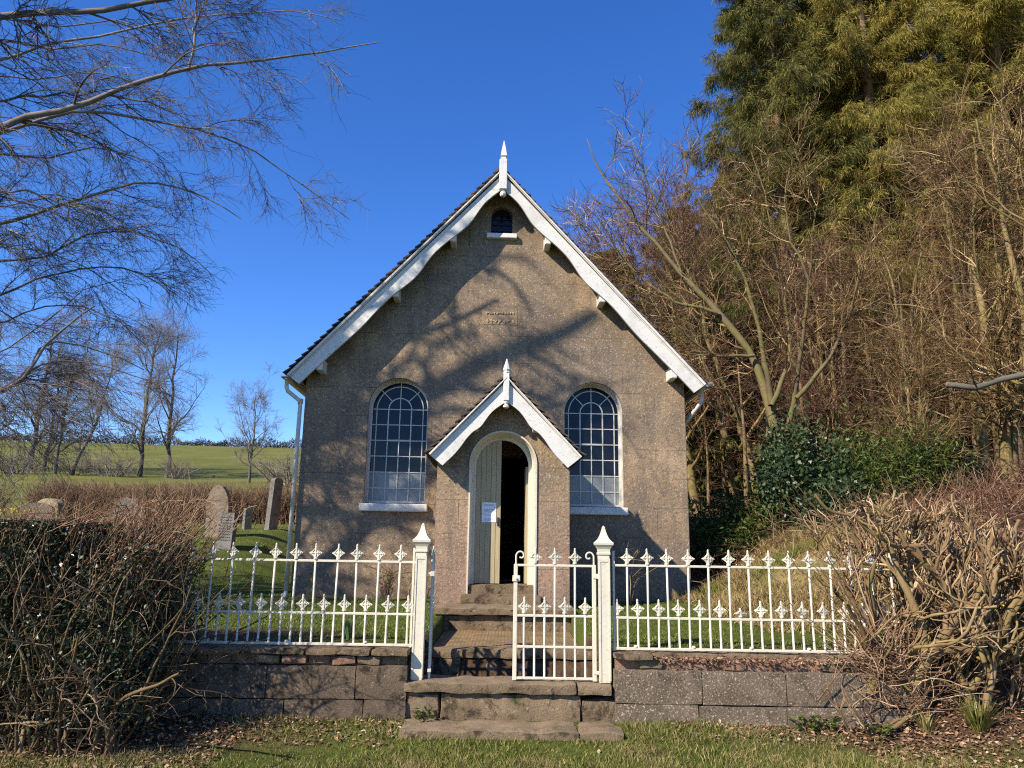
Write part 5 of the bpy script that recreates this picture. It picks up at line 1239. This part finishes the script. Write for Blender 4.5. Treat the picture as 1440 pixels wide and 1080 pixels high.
def weed(px, py, Y, seed, label):
    rng = np.random.default_rng(seed); n = 70; a = rng.uniform(0, 2*pi, n); q = QM(); rr = rng.uniform(.02, .10, n)
    q.leaves(np.stack([rr*np.cos(a), rr*np.sin(a), rng.uniform(.0, .10, n)], 1), np.stack([np.cos(a), np.sin(a), rng.uniform(0, .7, n)], 1), rng.uniform(.03, .07, n), rng.uniform(.02, .04, n), rng, 0, flat=np.array([0, 0, 1.])); return plant_at(px, py, Y, q, 'weed', 'yew_leaf', label, 'weed', 'weeds')
weed(1132, 1000, 6.9, 1, 'small green weed at the foot of the right wall'); weed(1236, 1005, 6.75, 2, 'broad leaved weed in the leaf litter below the pale hedge'); weed(598, 1008, 6.98, 3, 'weed growing in the joint at the left end of the flagstone step')
weed(1160, 998, 6.92, 4, 'tiny weed beside the small green weed by the right wall'); weed(1290, 880, 7.4, 8, 'green weed behind the gnarled trunk of the pale hedge')
def daffodil(px, py, Y, label, h=.30, n=1, seed=0, sp=.0, z=None):
    p = at(px, py, Y); z = float(ground_z(p[0], Y)) if z is None else z; e = empty('daffodil', (p[0], Y, z), seed, label, 'flower', 'daffodils'); rg = random.Random(seed)
    clump(7*n, h*.95, .012, seed, .30, .03+sp).build('leaves', 'daffodil_leaf', e)
    for k in range(n):
        x, y = rg.uniform(-sp, sp), rg.uniform(-sp, sp); hh = h*rg.uniform(.9, 1.15); s_ = MB(); s_.tube([(x, y, 0), (x, y-.005, hh*.6), (x, y-.01, hh), (x, y-.035, hh+.012)], .004, 5); s_.build('stem', 'daffodil_leaf', e)
        fq = QM(); rng = np.random.default_rng(seed+k); a = np.arange(6)*pi/3; C = np.tile(np.array([x, y-.035, hh+.012]), (6, 1)); fq.leaves(C, np.stack([np.cos(a), -.15*np.ones(6), np.sin(a)], 1), .042, .028, rng, 0, flat=np.array([0, 1., 0]))
        b_ = [(x, y-.035-.03*j/3, hh+.012) for j in range(4)]; P_, R_ = as_set([b_], 4, .010, .016); fq.tubes(P_, R_, 8); fq.build('flower', 'daffodil_petal', e)
daffodil(434, 838, 11.4, 'single yellow daffodil growing against the chapel wall', .26, 1, 1)
daffodil(1400, 850, 8.0, 'clump of yellow daffodils seen through the pale hedge', .38, 13, 2, .20); daffodil(1340, 862, 8.0, 'small daffodil clump left of the bigger clump behind the pale hedge', .32, 5, 3, .10)
daffodil(1187, 775, 11.6, 'daffodil at the top of the dry grass bank', .28, 2, 4, .06)
for i, (px, lab) in enumerate(((5, 'daffodil clump at the left edge beyond the dark hedge'), (18, 'daffodil clump between the left edge and the brown gravestone'))): daffodil(px, 735, 14.5, lab, .34, 8, 10+i, .22, z=1.85)
def rose(px, py, Y, h, n, seed, label):
    rng = np.random.default_rng(seed); L = [[(0, 0, -.05), (rng.normal()*.12*h, rng.normal()*.08*h, h*.35), (rng.normal()*.28*h, rng.normal()*.15*h, h*.7), (rng.normal()*.42*h, rng.normal()*.2*h, h*rng.uniform(.75, 1.05))] for _ in range(n)]
    P, R = as_set(L, 9, .008, .0035); P = wob(P, .012, rng); A, AR = sprout(P, R, 4, .3, .95, 25, 70, .25*h, 5, .15, (0, 0, .03), .7, rng, .5, rmin=.0028); q = QM(); q.tubes(P, R, 5); q.tubes(A, AR, 3)
    plant_at(px, py, Y, q, 'bare_shrub', 'hedge_stem', label, 'shrub', 'bare shrubs against the chapel')
rose(886, 842, 11.5, .95, 8, 1, 'leafless rose bush in the shade under the right window'); rose(545, 838, 11.55, .55, 12, 2, 'tangle of dead stems at the foot of the wall left of the porch'); rose(580, 842, 11.3, .45, 9, 3, 'low dead stems beside the porch wall')
